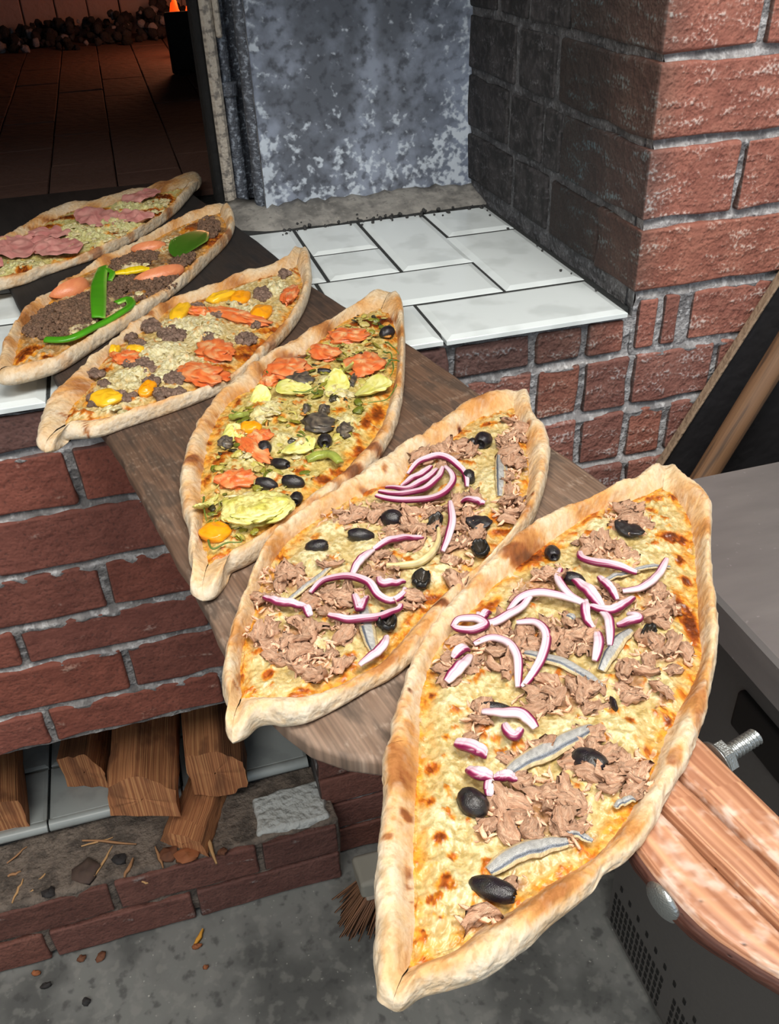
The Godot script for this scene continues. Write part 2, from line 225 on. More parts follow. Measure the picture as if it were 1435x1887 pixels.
		["white", -84.4, 31.7, 7.5, 2.7, -1.4, 9.6],
		["white", 10.8, -33.6, 9.7, 3.6, -3.4, 15],
		["white", -67.5, 115.3, 8.2, 2.9, -1, 5.4],
		["white", 9.8, 48.7, 8.9, 3.2, -3.2, 12.7]]},
	{"name": "minced_beef_pepper_pizza", "label": "cheesy pizza with beef lumps, red tomato and orange pepper pieces, fourth from the camera", "x": 0.046, "z": -0.070, "h": 0.016, "seed": 3, "look": "cheese",
	"ol": [-157.6, 218.5, -163.3, 209.3, -163.5, 185.4, -159.5, 145.1, -147.5, 114.6, -130.2, 83.7, -113.9, 49.9, -96.8, 19.8, -75.8, -17.8, -50.9, -53.7, -22.2, -83.7, 9.6, -102.8, 42.8, -122.6, 74.7, -144.5, 109.3, -157.6, 135.5, -184.6, 148.1, -214, 157.9, -219.1],
	"or": [-157.6, 218.5, -150.9, 218, -145.2, 207.3, -142.3, 199.7, -116.4, 204.6, -89.8, 194, -57.9, 182.2, -26.8, 169.2, 6.3, 150.6, 38.5, 118.7, 70.7, 70.9, 100.2, 22.6, 125.1, -33.5, 144.7, -98.9, 153.9, -148.7, 161.4, -193.6, 157.9, -219.1],
	"il": [-137.8, 173.1, -131.7, 141.8, -116.5, 111.5, -109.1, 70.1, -91.7, 28.9, -73.7, 3.7, -49.9, -20.8, -28.7, -63, -1.1, -74.9, 31.1, -93.9, 64.6, -113.7, 91.3, -120.1, 120.2, -135, 135, -147.2],
	"ir": [-137.3, 177.2, -110.9, 182.2, -81.9, 178.6, -51.9, 170.2, -22.4, 155.8, 9, 135.5, 31.1, 110, 56.4, 71.2, 84, 29.1, 110.4, -25.7, 128.7, -82.2, 134.1, -141.4],
	"spots": [[-122, 198.3, 2, -0.1, 1, 15.4, 1.3], [-131, 181.5, 8.1, 4.5, -0.1, 3.6, 1.2], [-139.2, 164.4, 4.7, 5.6, -0.5, 3.4, 1], [-106.8, 190.3, 8, -0.3, 0.2, 4.6, .8], [55.2, 79.4, 14.3, -18.6, 2.1, 15.1, .9], [33.4, 95.5, 9.5, -8.4, 0.9, 12.8, 1], [-104.1, 78.7, 8.9, -0.6, 0.3, 5.7, 1], [11.7, 116.4, 6.9, -3.2, 0.1, 8.6, .9], [12.6, -72.9, 3.6, 1.4, -0.7, 6, 1], [-50.5, -41.5, 5, 1.9, -0.6, 8.4, 1], [-51.5, 167.4, 12.6, -3.1, 0.2, 6.8, .6], [-118.4, 142.8, 6.3, 2.3, -0.1, 10, .5], [-81.6, 176, 8.2, 3, -0.2, 4.7, .7], [71.8, 40.5, 10.4, -9.4, 0.3, 8.3, .9]],
	"items": [
		["tomato", 7.1, 79.5, 17.6, -4.9, -0.6, 29],
		["tomato", -12.8, 129.6, 15.5, -10.4, 2.1, 28.6],
		["tomato", -80.7, 64.3, 11.6, -6.2, 1.7, 18.4],
		["tomato", 107.6, -45.6, 8.7, 3.4, -5.1, 26.3],
		["tomato", 42.9, -1.7, 8.9, -6.7, 0.9, 42.8],
		["tomato", 1.7, -34.2, 9.3, 8.7, -1.7, 9.4],
		["pepper_chunk", -17.2, -39.4, 9, 3.5, -2.2, 23.9],
		["pepper_chunk", 32.4, -69.1, 5, 8.4, -5, 18.6],
		["pepper_chunk", 52.4, -57.3, 10.2, 4, -2.6, 17.6],
		["pepper_chunk", 67, -3, 11.3, 4.4, -3.4, 20.2],
		["pepper_chunk", -102.7, 151.1, 8.1, 12.2, -3.2, 13.3],
		["pepper_chunk", -64.9, 144.7, 7.2, 2.7, -0.8, 13.1],
		["pepper_chunk", -91.5, 42.2, 5.1, 1.9, -0.3, 8.4],
		["pepper_chunk", -70.7, 48.9, 7.5, 6.5, -0.9, 6.9],
		["beef", -52.3, -14.1, 9.8, 8.8, -2.2, 16.7],
		["beef", -31.2, 17.6, 14.8, 5.7, -1.9, 21.7],
		["beef", -73.6, 12.5, 4.8, 1.8, -0.4, 8.9],
		["beef", -63.7, 89.3, 9.1, 12.4, -3.3, 14.9],
		["beef", -111.5, 88.9, 7.1, 2.6, -0.2, 8.8],
		["beef", -52.9, 157.9, 7.5, 2.8, -1, 13.3],
		["beef", -37.9, 159.8, 5, 1.9, -0.7, 7.9],
		["beef", 4.8, 42.4, 7.8, 7, -2.3, 11.8],
		["beef", 40.7, 60, 10.2, 3.9, -1.8, 12.1],
		["beef", 79.3, -60.7, 9.2, 3.7, -3.5, 20.8],
		["beef", -88.8, 149.7, 12.4, 7.2, -0.7, 8.8],
		["beef", -114.6, 146.7, 5, 1.9, -0.2, 13.9],
		["beef", -38.2, 125.6, 10.8, 4, -1.2, 13.7],
		["beef", 115.2, -119.1, 6.5, 2.6, -2.8, 14.7],
		["beef", -67.4, 32.7, 8, 3, -0.6, 11.1],
		["beef", 57.4, 28.3, 5.3, 2, -1, 6.4],
		["beef", -105.1, 118.4, 4.3, 1.6, -0.2, 6.3],
		["beef", -57.3, 129.2, 8.6, 3.2, -0.7, 10.4],
		["beef", -76.8, 77.5, 6.7, 2.5, -0.5, 10.2],
		["beef", 47, -47.8, 5.1, 2, -1.3, 8.7],
		["beef", 24.6, -19.5, 9.9, 3.9, -1.1, 8.2],
		["beef", 2.1, -50.3, 6.1, 2.4, -0.8, 7.2],
		["white", -13.5, 0.9, 32.5, -2.9, -1.1, 33.3],
		["white", 3.6, 27.6, 21.4, 8.2, -2.9, 25.3],
		["white", -47.7, 58.8, 27.9, 4.2, -1.2, 29.9],
		["white", -83, 114.3, 21.8, -1.3, 0.7, 26.9],
		["white", -69.4, 108.5, 8.8, 3.3, -0.9, 16.2],
		["white", 95.3, -76.1, 15.6, 6.2, -4.9, 27.5],
		["white", 43.4, -41.6, 5, 2, -4.1, 28.6],
		["white", -32, 94.3, 17.8, 6.7, -2, 22.3],
		["white", 52.8, -15.7, 19.8, 7.7, -2.1, 13.7],
		["white", 10.1, 74.6, 5.1, 4.5, -4.5, 22.4],
		["white", -75.3, 48.3, 3.7, 7.5, -4.2, 14.3],
		["white", -93.9, 171.4, 14.4, 5.3, -0.3, 7.6],
		["white", -47.5, 116.6, 13.1, 4.9, -1.3, 16]]},
	{"name": "minced_meat_pizza", "label": "pizza of fine brown minced meat with tomato wedges and green pepper strips", "x": -0.013, "z": -0.276, "h": 0.016, "seed": 2, "look": "mince",
	"ol": [-148.4, 263.8, -147.5, 244.5, -147.4, 209.1, -144.1, 166.1, -134.2, 122.3, -120.8, 76, -103.2, 43.5, -90.1, 6.8, -70.5, -20.6, -44, -56.5, -9.7, -92.2, 27.4, -140.9, 63.3, -183.3, 105.6, -233.4, 132.7, -254.5, 148.2, -263.9],
	"or": [-148.4, 263.8, -140.2, 272.3, -131.4, 272.9, -109.4, 267.1, -87.1, 255.5, -61.5, 223.1, -34, 185, -1.8, 144.8, 30.9, 96.4, 67.4, 34.9, 98.2, -27.7, 127.9, -88, 146.1, -148.2, 152.7, -206.7, 152.5, -248.5, 148.2, -263.9],
	"il": [-132.6, 233.5, -130.7, 178.5, -125.7, 126.1, -109.2, 88.5, -94.3, 47.2, -72.7, -3.6, -43.7, -37.6, -19.6, -56.6, 5.9, -86.3, 40.4, -136.3, 69.2, -170.1, 102.2, -198.4, 133.3, -214.1],
	"ir": [-131.9, 238.3, -106.7, 241.9, -81.6, 227.2, -57.7, 191.6, -32.2, 160.4, -4.7, 119.6, 24.5, 83.6, 56.5, 36.5, 85.6, -17, 114.4, -76.7, 132.5, -136.2, 132.6, -206.9],
	"spots": [[-121.3, 214.6, 11.8, 4.5, 0.9, 21.3, 1], [-125.3, 228.3, 5.6, 2.1, 0.4, 8.6, 1.2], [-112.3, 205.5, 7.1, 2.7, 0.3, 8.9, 1], [-99.9, 231.8, 4.6, 3.9, -0.3, 5.9, 1.2], [127.2, -100.7, 7.2, 14.4, -14.2, 57, 1], [105.1, -77.2, 12.4, -22.4, 4, 34.5, .8], [88.3, -157.3, 12.6, 5.4, -3, 29.3, .9], [-62.3, 185.7, 6.4, -7.6, 1.2, 6.2, .8], [29.8, 88.6, 20.2, -29.5, 1.4, 9.9, .5], [-76.6, 249.6, 12.4, -10.4, 1.4, 8.1, .5]],
	"items": [
		["mince", -89.7, 133.5, 30.5, -20.1, 6.7, 49.9],
		["mince", -106.6, 155.1, 16.9, -1.9, 2.5, 28],
		["mince", -18.2, 69.5, 29.4, -11.7, 2.3, 48.6],
		["mince", 20.3, 68.2, 30, -19.6, 1.5, 32.2],
		["mince", 3.9, -37.6, 29.3, -13.1, 0.8, 30.3],
		["mince", -51.2, 104.1, 31, -3.8, 2, 46.1],
		["mince", 61.5, -14, 17.5, -21.7, 1.7, 22.4],
		["mince", 109.7, -142.3, 15.6, -11.7, -0.7, 48],
		["mince", -14.3, -25.8, 14.4, 5.8, -1.1, 27.9],
		["mince", -69.5, 126.9, 22.9, 8.9, -0.1, 51.3],
		["mince", -118.8, 157.2, 8.4, 3.2, 0.7, 17.9],
		["tomato_wedge", -74.2, 47.3, 21.2, -17.8, 1.7, 13.3],
		["tomato_wedge", 23.1, -77.6, 23.7, -1.4, -0.2, 9.7],
		["tomato_wedge", 31, 36.4, 31.5, -11.1, 0, 11.9],
		["green_pepper", 14.5, 1, [-37.6, -13.6, -44.3, 62, -46.8, 156.3]],
		["green_pepper", 9.2, 1, [-101.6, 198, -76.6, 205.6, -47.3, 181.8, -18.8, 152.9, -9.6, 130.7, -13, 110.2, -26.4, 116.5]],
		["green_pepper", 6, 1, [-36.4, -4, -27.2, 17.7, -30.6, 38.1]],
		["pepper_leaf", 75.9, -73.5, 23.8, -52.6, 4.5, 25.6],
		["yellow_pepper", 10.2, 1, [-25.7, 16.5, -4.5, 16.2, 18.5, 14.6]],
		["white", -4.7, -12.6, 23, -1, -0.1, 14.7],
		["white", 49.5, -84.4, 15.1, -20.1, 1.5, 18.9],
		["white", -33, 111.2, 5.2, 2, -0.7, 22.7],
		["white", -62.2, 172.2, 13.5, -12.1, 1.4, 9.2],
		["white", -21, 138.5, 9.9, -6.2, 0.8, 10],
		["white", -0.3, 92.8, 15.8, -10.2, 0.7, 10.8],
		["white", -52.2, 169.2, 6.4, 2.5, -0.1, 6.9]]},
	{"name": "ham_pizza", "label": "pizza topped with pink ham, farthest away, in front of the dark oven mouth", "x": -0.057, "z": -0.530, "h": 0.015, "seed": 1, "look": "ham",
	"ol": [-175.2, 191.7, -169, 138.5, -157.4, 103.6, -130, 62.3, -108, 3.5, -80.3, -45.9, -47, -97.4, -18.8, -105.8, 16.8, -104.3, 58.1, -136.9, 96.2, -150.3, 113.3, -176.9, 128.9, -179.5, 146.7, -204.1, 168.2, -221.1, 176, -190.8],
	"or": [-175.2, 191.7, -160.7, 228.1, -135.1, 240.8, -119, 236.1, -91.8, 225.1, -64.2, 199.8, -29.4, 175.8, 7.1, 150.6, 46.4, 102.7, 89.7, 39, 122.5, -23.9, 144.5, -84.1, 162.3, -136.2, 172.1, -155.4, 176, -190.8],
	"il": [-151.1, 169.2, -141.5, 144.4, -126.8, 100, -102.1, 45.2, -71.9, -12.8, -35.6, -57, 5.9, -60.3, 56.4, -89.4, 101, -105.9, 134.6, -117.8],
	"ir": [-150, 175.7, -136.1, 208.7, -96.6, 215.6, -63.3, 187.2, -25.3, 163.6, 11.5, 137.5, 47.6, 97.9, 83.6, 42.3, 113.8, -35.6, 134.1, -109.8],
	"spots": [[-91.3, 202.5, 11.1, -1.9, 1.3, 13.3, 1.1], [2.1, 157.8, 17.4, -13.9, 1, 12, 1], [-41.5, -26.3, 18.1, -24.5, 1.5, 12.2, 1.2], [-73.9, 9.3, 11.3, -15.5, 1.7, 11.6, 1], [106.6, -76.8, 14.5, -3.6, -0.9, 27.8, 1.3], [79.5, 6.5, 19.7, -30.1, 1.3, 16.2, 1], [35.1, 96.1, 12.4, -10.2, 0.9, 15.2, .9], [-110.2, 217.6, 17.1, 6.9, 0.6, 11, .8], [-0.6, -47.7, 20.5, 8.9, -0.2, 10.5, 1], [49.4, -80.6, 14.1, -8.4, 0.2, 11, 1], [-25.1, 166.9, 11.2, -9.1, 1, 9.8, .7]],
	"items": [
		["ham", -116.8, 103.5, 25.4, -13.9, 7, 53.5],
		["ham", -61.4, 61.3, 16.7, -21.7, 4.1, 28.4],
		["ham", -55.4, 128.9, 30.9, -9.9, 3.8, 48.4],
		["ham", 1.9, 4.8, 26.7, -15.1, 2.7, 51.8],
		["ham", 73.9, -84, 19.8, 15.9, -3.1, 38.4],
		["ham", 61.1, 30.2, 20, -10.7, 0.6, 36.2],
		["ham", -81.2, 80.8, 11.3, -10.3, 4.3, 32.7],
		["ham", -140.3, 149.3, 16.1, -8.5, 6, 40.1],
		["white", -9, 77.6, 34, -18, 3, 49.5],
		["white", 30.5, 47.6, 22.3, -19.2, 3.1, 50.9],
		["white", 47.9, -46.8, 20.8, -12, 0.7, 29],
		["white", -97.7, 185.8, 25.2, -4.5, 2.1, 21.3],
		["white", -31.3, 45.1, 15.1, -13.6, 2.9, 29.8],
		["white", 87.9, -16, 20.2, -31, 2.7, 35.6],
		["white", 15.3, 121, 18, -14.8, 1.2, 16.8]]},
]


# ---------------------------------------------------------------- helpers: names and nodes
func numbered(called: String) -> String:
	var k: int = taken.get(called, 0)
	taken[called] = k + 1
	return called if k == 0 else "%s_%03d" % [called, k]

func thing(called: String, label: String, category: String, at := Vector3.ZERO, group := "") -> Node3D:
	var o := Node3D.new()
	o.name = numbered(called)
	add_child(o)
	o.position = at
	tag(o, label, category, group)
	return o

func tag(o: Node, label: String, category: String, group := "") -> void:
	o.set_meta("label", label)
	o.set_meta("category", category)
	if group:
		o.set_meta("group", group)

func part(parent: Node, called: String, mesh: Mesh, mat: Material, at := Vector3.ZERO) -> MeshInstance3D:
	var o := MeshInstance3D.new()
	o.name = called if parent != self else numbered(called)
	o.mesh = mesh
	o.material_override = mat
	parent.add_child(o, true)
	o.position = at
	return o

func structure(called: String, label: String, category: String) -> Node3D:
	var o := Node3D.new()
	o.name = called
	add_child(o)
	tag(o, label, category)
	o.set_meta("kind", "structure")
	return o


# ---------------------------------------------------------------- helpers: colour, noise, textures
func lin(r: float, g: float, b: float) -> Color:
	return Color(r, g, b).srgb_to_linear()

func noise(sd: int, freq: float, octaves := 3, kind := FastNoiseLite.TYPE_SIMPLEX_SMOOTH) -> FastNoiseLite:
	var n := FastNoiseLite.new()
	n.seed = sd
	n.frequency = freq
	n.noise_type = kind
	n.fractal_octaves = octaves
	return n

func field(sd: int, freq: float, w: int, h: int, octaves := 4, stretch := 1) -> PackedByteArray:
	var im := noise(sd, freq, octaves).get_seamless_image(w / stretch, h)
	im.convert(Image.FORMAT_L8)
	if stretch > 1:
		im.resize(w, h, Image.INTERPOLATE_CUBIC)
	return im.get_data()

func paint(w: int, h: int, f: Callable) -> ImageTexture:
	var data := PackedByteArray()
	data.resize(w * h * 3)
	var i := 0
	for y in h:
		for x in w:
			var c: Color = f.call(i, x, y)
			data[i * 3] = clampi(int(c.r * 255.0), 0, 255)
			data[i * 3 + 1] = clampi(int(c.g * 255.0), 0, 255)
			data[i * 3 + 2] = clampi(int(c.b * 255.0), 0, 255)
			i += 1
	return ImageTexture.create_from_image(Image.create_from_data(w, h, false, Image.FORMAT_RGB8, data))

func gray_texture(bytes: PackedByteArray, w: int, h: int) -> ImageTexture:
	return ImageTexture.create_from_image(Image.create_from_data(w, h, false, Image.FORMAT_L8, bytes))

func mat(color: Color, rough := 0.7, metal := 0.0) -> StandardMaterial3D:
	var m := StandardMaterial3D.new()
	m.albedo_color = color
	m.roughness = rough
	m.metallic = metal
	return m

func vmat(rough := 0.7, metal := 0.0) -> StandardMaterial3D:
	var m := mat(Color.WHITE, rough, metal)
	m.vertex_color_use_as_albedo = true
	return m

func bump(m: StandardMaterial3D, t: Texture2D, cm: float) -> StandardMaterial3D:
	m.heightmap_enabled = true
	m.heightmap_texture = t
	m.heightmap_scale = cm
	return m

func triplanar(m: StandardMaterial3D, scale: float, world := true) -> StandardMaterial3D:
	m.uv1_triplanar = true
	m.uv1_world_triplanar = world
	m.uv1_scale = Vector3.ONE * scale
	return m


# ---------------------------------------------------------------- helpers: meshes
# v, ix wound either way; normals are computed smooth unless given, and the winding set so that faces look outward (or up)
func mk(v: PackedVector3Array, ix: PackedInt32Array, col := PackedColorArray(), uv := PackedVector2Array(), up := false, flat := false, given := PackedVector3Array()) -> ArrayMesh:
	var sum := 0.0
	for k in range(0, ix.size(), 3):
		var a := v[ix[k]]
		var b := v[ix[k + 1]]
		var c := v[ix[k + 2]]
		sum += (b - a).cross(c - a).y if up else a.dot(b.cross(c))
	if sum < 0.0:
		for k in range(0, ix.size(), 3):
			var s := ix[k + 1]
			ix[k + 1] = ix[k + 2]
			ix[k + 2] = s
	if flat:
		var v2 := PackedVector3Array()
		var c2 := PackedColorArray()
		var u2 := PackedVector2Array()
		var i2 := PackedInt32Array()
		for k in ix.size():
			v2.append(v[ix[k]])
			if col.size():
				c2.append(col[ix[k]])
			if uv.size():
				u2.append(uv[ix[k]])
			i2.append(k)
		v = v2
		col = c2
		uv = u2
		ix = i2
	var nn := given
	if nn.is_empty():
		nn.resize(v.size())
		nn.fill(Vector3.ZERO)
		for k in range(0, ix.size(), 3):
			var a := ix[k]
			var b := ix[k + 1]
			var c := ix[k + 2]
			var n := (v[b] - v[a]).cross(v[c] - v[a])
			nn[a] += n
			nn[b] += n
			nn[c] += n
		for k in nn.size():
			nn[k] = nn[k].normalized() if nn[k].length_squared() > 1e-22 else Vector3.UP
	var out := PackedInt32Array()
	out.resize(ix.size())
	for k in range(0, ix.size(), 3):
		out[k] = ix[k]
		out[k + 1] = ix[k + 2]
		out[k + 2] = ix[k + 1]
	var arr := []
	arr.resize(Mesh.ARRAY_MAX)
	arr[Mesh.ARRAY_VERTEX] = v
	arr[Mesh.ARRAY_NORMAL] = nn
	arr[Mesh.ARRAY_INDEX] = out
	if col.size():
		arr[Mesh.ARRAY_COLOR] = col
	if uv.size():
		arr[Mesh.ARRAY_TEX_UV] = uv
	var me := ArrayMesh.new()
	me.add_surface_from_arrays(Mesh.PRIMITIVE_TRIANGLES, arr)
	return me

# quads of a grid of rows x cols vertices; wrap closes the columns
func grid_index(rows: int, cols: int, wrap := false, base := 0) -> PackedInt32Array:
	var ix := PackedInt32Array()
	for i in rows - 1:
		for j in (cols if wrap else cols - 1):
			var a := base + i * cols + j
			var b := base + i * cols + (j + 1) % cols
			ix.append_array([a, b, a + cols, b, b + cols, a + cols])
	return ix

# a box with chamfered edges, 44 flat triangles
func chamfer_box(s: Vector3, r: float, jitter := 0.0) -> ArrayMesh:
	var h := s / 2.0
	var v := PackedVector3Array()
	for sx in [-1.0, 1.0]:
		for sy in [-1.0, 1.0]:
			for sz in [-1.0, 1.0]:
				var j := Vector3(rng.randf() - 0.5, rng.randf() - 0.5, rng.randf() - 0.5) * jitter
				v.append(Vector3(sx * h.x, sy * (h.y - r), sz * (h.z - r)) + j)
				v.append(Vector3(sx * (h.x - r), sy * h.y, sz * (h.z - r)) + j)
				v.append(Vector3(sx * (h.x - r), sy * (h.y - r), sz * h.z) + j)
	var ix := PackedInt32Array()
	var add := func(a: int, b: int, c: int) -> void:
		var n := (v[b] - v[a]).cross(v[c] - v[a])
		if n.dot(v[a] + v[b] + v[c]) < 0.0:
			ix.append_array([a, c, b])
		else:
			ix.append_array([a, b, c])
	var id := func(x: int, y: int, z: int, k: int) -> int: return (x * 4 + y * 2 + z) * 3 + k
	for x in 2:
		for y in 2:
			for z in 2:
				add.call(id.call(x, y, z, 0), id.call(x, y, z, 1), id.call(x, y, z, 2))
	for k in 3:
		for e in 2:
			var q := []
			for u in [[0, 0], [1, 0], [1, 1], [0, 1]]:
				var cc := [0, 0, 0]
				cc[k] = e
				cc[(k + 1) % 3] = u[0]
				cc[(k + 2) % 3] = u[1]
				q.append(id.call(cc[0], cc[1], cc[2], k))
			add.call(q[0], q[1], q[2])
			add.call(q[0], q[2], q[3])
		for a in 2:
			for b in 2:
				var q := []
				for e in 2:
					var cc := [0, 0, 0]
					cc[k] = e
					cc[(k + 1) % 3] = a
					cc[(k + 2) % 3] = b
					q.append(id.call(cc[0], cc[1], cc[2], (k + 1) % 3))
					q.append(id.call(cc[0], cc[1], cc[2], (k + 2) % 3))
				add.call(q[0], q[1], q[2])
				add.call(q[1], q[3], q[2])
	return mk(v, ix, PackedColorArray(), PackedVector2Array(), false, true)

# a box with rounded, uneven edges and face; colf(point, normal) gives its colour
func rough_box(s: Vector3, r: float, amp: float, seg: Vector3i, sd: int, colf = null, origin := Vector3.ZERO, freq := 45.0) -> ArrayMesh:
	var nz := noise(sd, freq, 2)
	var h := s / 2.0
	var v := PackedVector3Array()
	var nn := PackedVector3Array()
	var col := PackedColorArray()
	var ix := PackedInt32Array()
	var lines := []
	for k in 3:
		var l := PackedFloat32Array([-h[k], -h[k] + r * 0.45, -h[k] + r])
		for i in range(1, seg[k]):
			l.append(lerpf(-h[k] + r, h[k] - r, float(i) / seg[k]))
		l.append_array([h[k] - r, h[k] - r * 0.45, h[k]])
		lines.append(l)
	for k in 3:
		var a: int = (k + 1) % 3
		var b: int = (k + 2) % 3
		for sgn in [-1.0, 1.0]:
			var base := v.size()
			for pa: float in lines[a]:
				for pb: float in lines[b]:
					var p := Vector3.ZERO
					p[k] = h[k] * sgn
					p[a] = pa
					p[b] = pb
					var inner := p.clamp(-h + Vector3.ONE * r, h - Vector3.ONE * r)
					var d := (p - inner).normalized()
					var q := inner + d * r
					q += d * amp * nz.get_noise_3dv(q + origin)
					v.append(q)
					nn.append(d)
					if colf != null:
						col.append(colf.call(q + origin, d))
			var part_ix := grid_index(lines[a].size(), lines[b].size(), false, base)
			if sgn < 0:
				for i in range(0, part_ix.size(), 3):
					var t := part_ix[i + 1]
					part_ix[i + 1] = part_ix[i + 2]
					part_ix[i + 2] = t
			ix.append_array(part_ix)
	return mk(v, ix, col, PackedVector2Array(), false, false, nn)

# a lump: a sphere of radii r, roughened; shape(p, d) may move a point, colf(p, d) colours it
func blob_arrays(r: Vector3, rows: int, cols: int, amp: float, freq: float, sd: int, shape = null, colf = null) -> Array:
	var nz := noise(sd, freq, 2)
	var v := PackedVector3Array()
	var col := PackedColorArray()
	for i in rows + 1:
		var th := PI * i / rows
		for j in cols:
			var ph := TAU * j / cols
			var d := Vector3(sin(th) * cos(ph), cos(th), sin(th) * sin(ph))
			var p := d * r * (1.0 + amp * nz.get_noise_3dv(d * 10.0 + Vector3.ONE * (sd % 97)))
			if shape != null:
				p = shape.call(p, d)
			v.append(p)
			if colf != null:
				col.append(colf.call(p, d))
	return [v, grid_index(rows + 1, cols, true), col]

func blob(r: Vector3, rows: int, cols: int, amp: float, freq: float, sd: int, shape = null, colf = null) -> ArrayMesh:
	var a := blob_arrays(r, rows, cols, amp, freq, sd, shape, colf)
	return mk(a[0], a[1], a[2])

# a smooth curve through flat [x, z, x, z ...] numbers in millimetres, as n points evenly spaced in metres
func curve(flat: Array, n: int) -> PackedVector2Array:
	var p := PackedVector2Array()
	for i in range(0, flat.size(), 2):
		p.append(Vector2(flat[i], flat[i + 1]) * 0.001)
	var dense := PackedVector2Array()
	for i in p.size() - 1:
		var a := p[maxi(i - 1, 0)]
		var d := p[mini(i + 2, p.size() - 1)]
		for k in 10:
			dense.append(p[i].cubic_interpolate(p[i + 1], a, d, k / 10.0))
	dense.append(p[p.size() - 1])
	var run := PackedFloat32Array([0.0])
	for i in range(1, dense.size()):
		run.append(run[i - 1] + dense[i].distance_to(dense[i - 1]))
	var out := PackedVector2Array()
	var k := 0
	for i in n:
		var s := run[run.size() - 1] * i / (n - 1)
		while k < run.size() - 2 and run[k + 1] < s:
			k += 1
		var w := (s - run[k]) / maxf(run[k + 1] - run[k], 1e-9)
		out.append(dense[k].lerp(dense[k + 1], clampf(w, 0.0, 1.0)))
	return out

# a strip swept along path: section is [[lateral, height, colour], ...] round the strip, width(t) and height(t) scale it
func sweep(path: PackedVector3Array, section: Array, width: Callable, height: Callable, shade = null, twist = null) -> ArrayMesh:
	var v := PackedVector3Array()
	var col := PackedColorArray()
	var n := path.size()
	var m := section.size()
	for i in n:
		var t := float(i) / (n - 1)
		var tan := (path[mini(i + 1, n - 1)] - path[maxi(i - 1, 0)]).normalized()
		var side := tan.cross(Vector3.UP).normalized()
		var up := side.cross(tan).normalized()
		if twist != null:
			var a: float = twist.call(t)
			side = side.rotated(tan, a)
			up = up.rotated(tan, a)
		var w: float = width.call(t)
		var h: float = height.call(t)
		for j in m:
			v.append(path[i] + side * (section[j][0] * w) + up * (section[j][1] * h))
			var c: Color = section[j][2]
			col.append(shade.call(c, t, j) if shade != null else c)
	var ix := grid_index(n, m, true)
	for e in [0, n - 1]:
		var mid := Vector3.ZERO
		for j in m:
			mid += v[e * m + j] / m
		v.append(mid)
		col.append(col[e * m + m / 2])
		for j in m:
			if e == 0:
				ix.append_array([v.size() - 1, e * m + (j + 1) % m, e * m + j])
			else:
				ix.append_array([v.size() - 1, e * m + j, e * m + (j + 1) % m])
	return mk(v, ix, col)

# an upright or leaning round bar
func bar(a: Vector3, b: Vector3, ra: float, rb: float, cols := 14, rows := 6, wob := 0.0, sd := 1) -> ArrayMesh:
	var nz := noise(sd, 9.0, 2)
	var v := PackedVector3Array()
	var uv := PackedVector2Array()
	var d := (b - a).normalized()
	var s := d.cross(Vector3.RIGHT if absf(d.x) < 0.8 else Vector3.UP).normalized()
	var u := s.cross(d)
	var ix := grid_index(rows + 3, cols, true)
	for i in rows + 3:
		var t := clampf((i - 1.0) / rows, 0.0, 1.0)
		for j in cols:
			var ph := TAU * j / cols
			var r := lerpf(ra, rb, t) * (1.0 + wob * nz.get_noise_3d(cos(ph), sin(ph), t * 3.0))
			if i == 0 or i == rows + 2:
				r *= 0.01
			v.append(a.lerp(b, t) + (s * cos(ph) + u * sin(ph)) * r)
			uv.append(Vector2(float(j) / cols, t))
	return mk(v, ix, PackedColorArray(), uv)

# a plate cut to the outline (x, z), between y0 and y1, its edges rounded by r
func plate(outline: PackedVector2Array, y0: float, y1: float, r: float, uvs := 1.0, turn := 0.0) -> ArrayMesh:
	if Geometry2D.is_polygon_clockwise(outline):
		outline.reverse()
	var n := outline.size()
	var nrm := PackedVector2Array()
	for i in n:
		var t := (outline[(i + 1) % n] - outline[(i - 1 + n) % n]).normalized()
		nrm.append(Vector2(t.y, -t.x))
	var v := PackedVector3Array()
	var uv := PackedVector2Array()
	var rings := [[1.0, y0], [0.3, y0 + r * 0.3], [0.0, y0 + r], [0.0, y1 - r], [0.3, y1 - r * 0.3], [1.0, y1]]
	for g in rings:
		for i in n:
			var q: Vector2 = outline[i] - nrm[i] * (g[0] * r)
			v.append(Vector3(q.x, g[1], q.y))
			uv.append(q.rotated(turn) * uvs)
	var ix := grid_index(rings.size(), n, true)
	var capv := PackedVector2Array()
	for i in n:
		capv.append(Vector2(v[i].x, v[i].z))
	var tri := Geometry2D.triangulate_polygon(capv)
	var probe := ix.size()
	for k in range(0, tri.size(), 3):
		var a := tri[k]
		var b := tri[k + 1]
		var c := tri[k + 2]
		if (v[b] - v[a]).cross(v[c] - v[a]).y > 0:
			var s := b
			b = c
			c = s
		ix.append_array([a, b, c])
		var o := (rings.size() - 1) * n
		ix.append_array([o + a, o + c, o + b])
	# the side walls must look the same way as the caps
	var sn := (v[ix[1]] - v[ix[0]]).cross(v[ix[2]] - v[ix[0]])
	var mid := Vector2.ZERO
	if sn.dot(Vector3(nrm[0].x, 0, nrm[0].y)) < 0.0:
		for k in range(0, probe, 3):
			var s := ix[k + 1]
			ix[k + 1] = ix[k + 2]
			ix[k + 2] = s
	return mk(v, ix, PackedColorArray(), uv)

func append_mesh(into: Array, a: Array, tf: Transform3D, tint := Color.WHITE) -> void:
	var v: PackedVector3Array = into[0]
	var base := v.size()
	for p: Vector3 in a[0]:
		v.append(tf * p)
	into[0] = v
	var ix: PackedInt32Array = into[1]
	for k: int in a[1]:
		ix.append(base + k)
	into[1] = ix
	var c: PackedColorArray = into[2]
	if a[2].size():
		for q: Color in a[2]:
			c.append(q * tint)
	else:
		for p in a[0].size():
			c.append(tint)
	into[2] = c


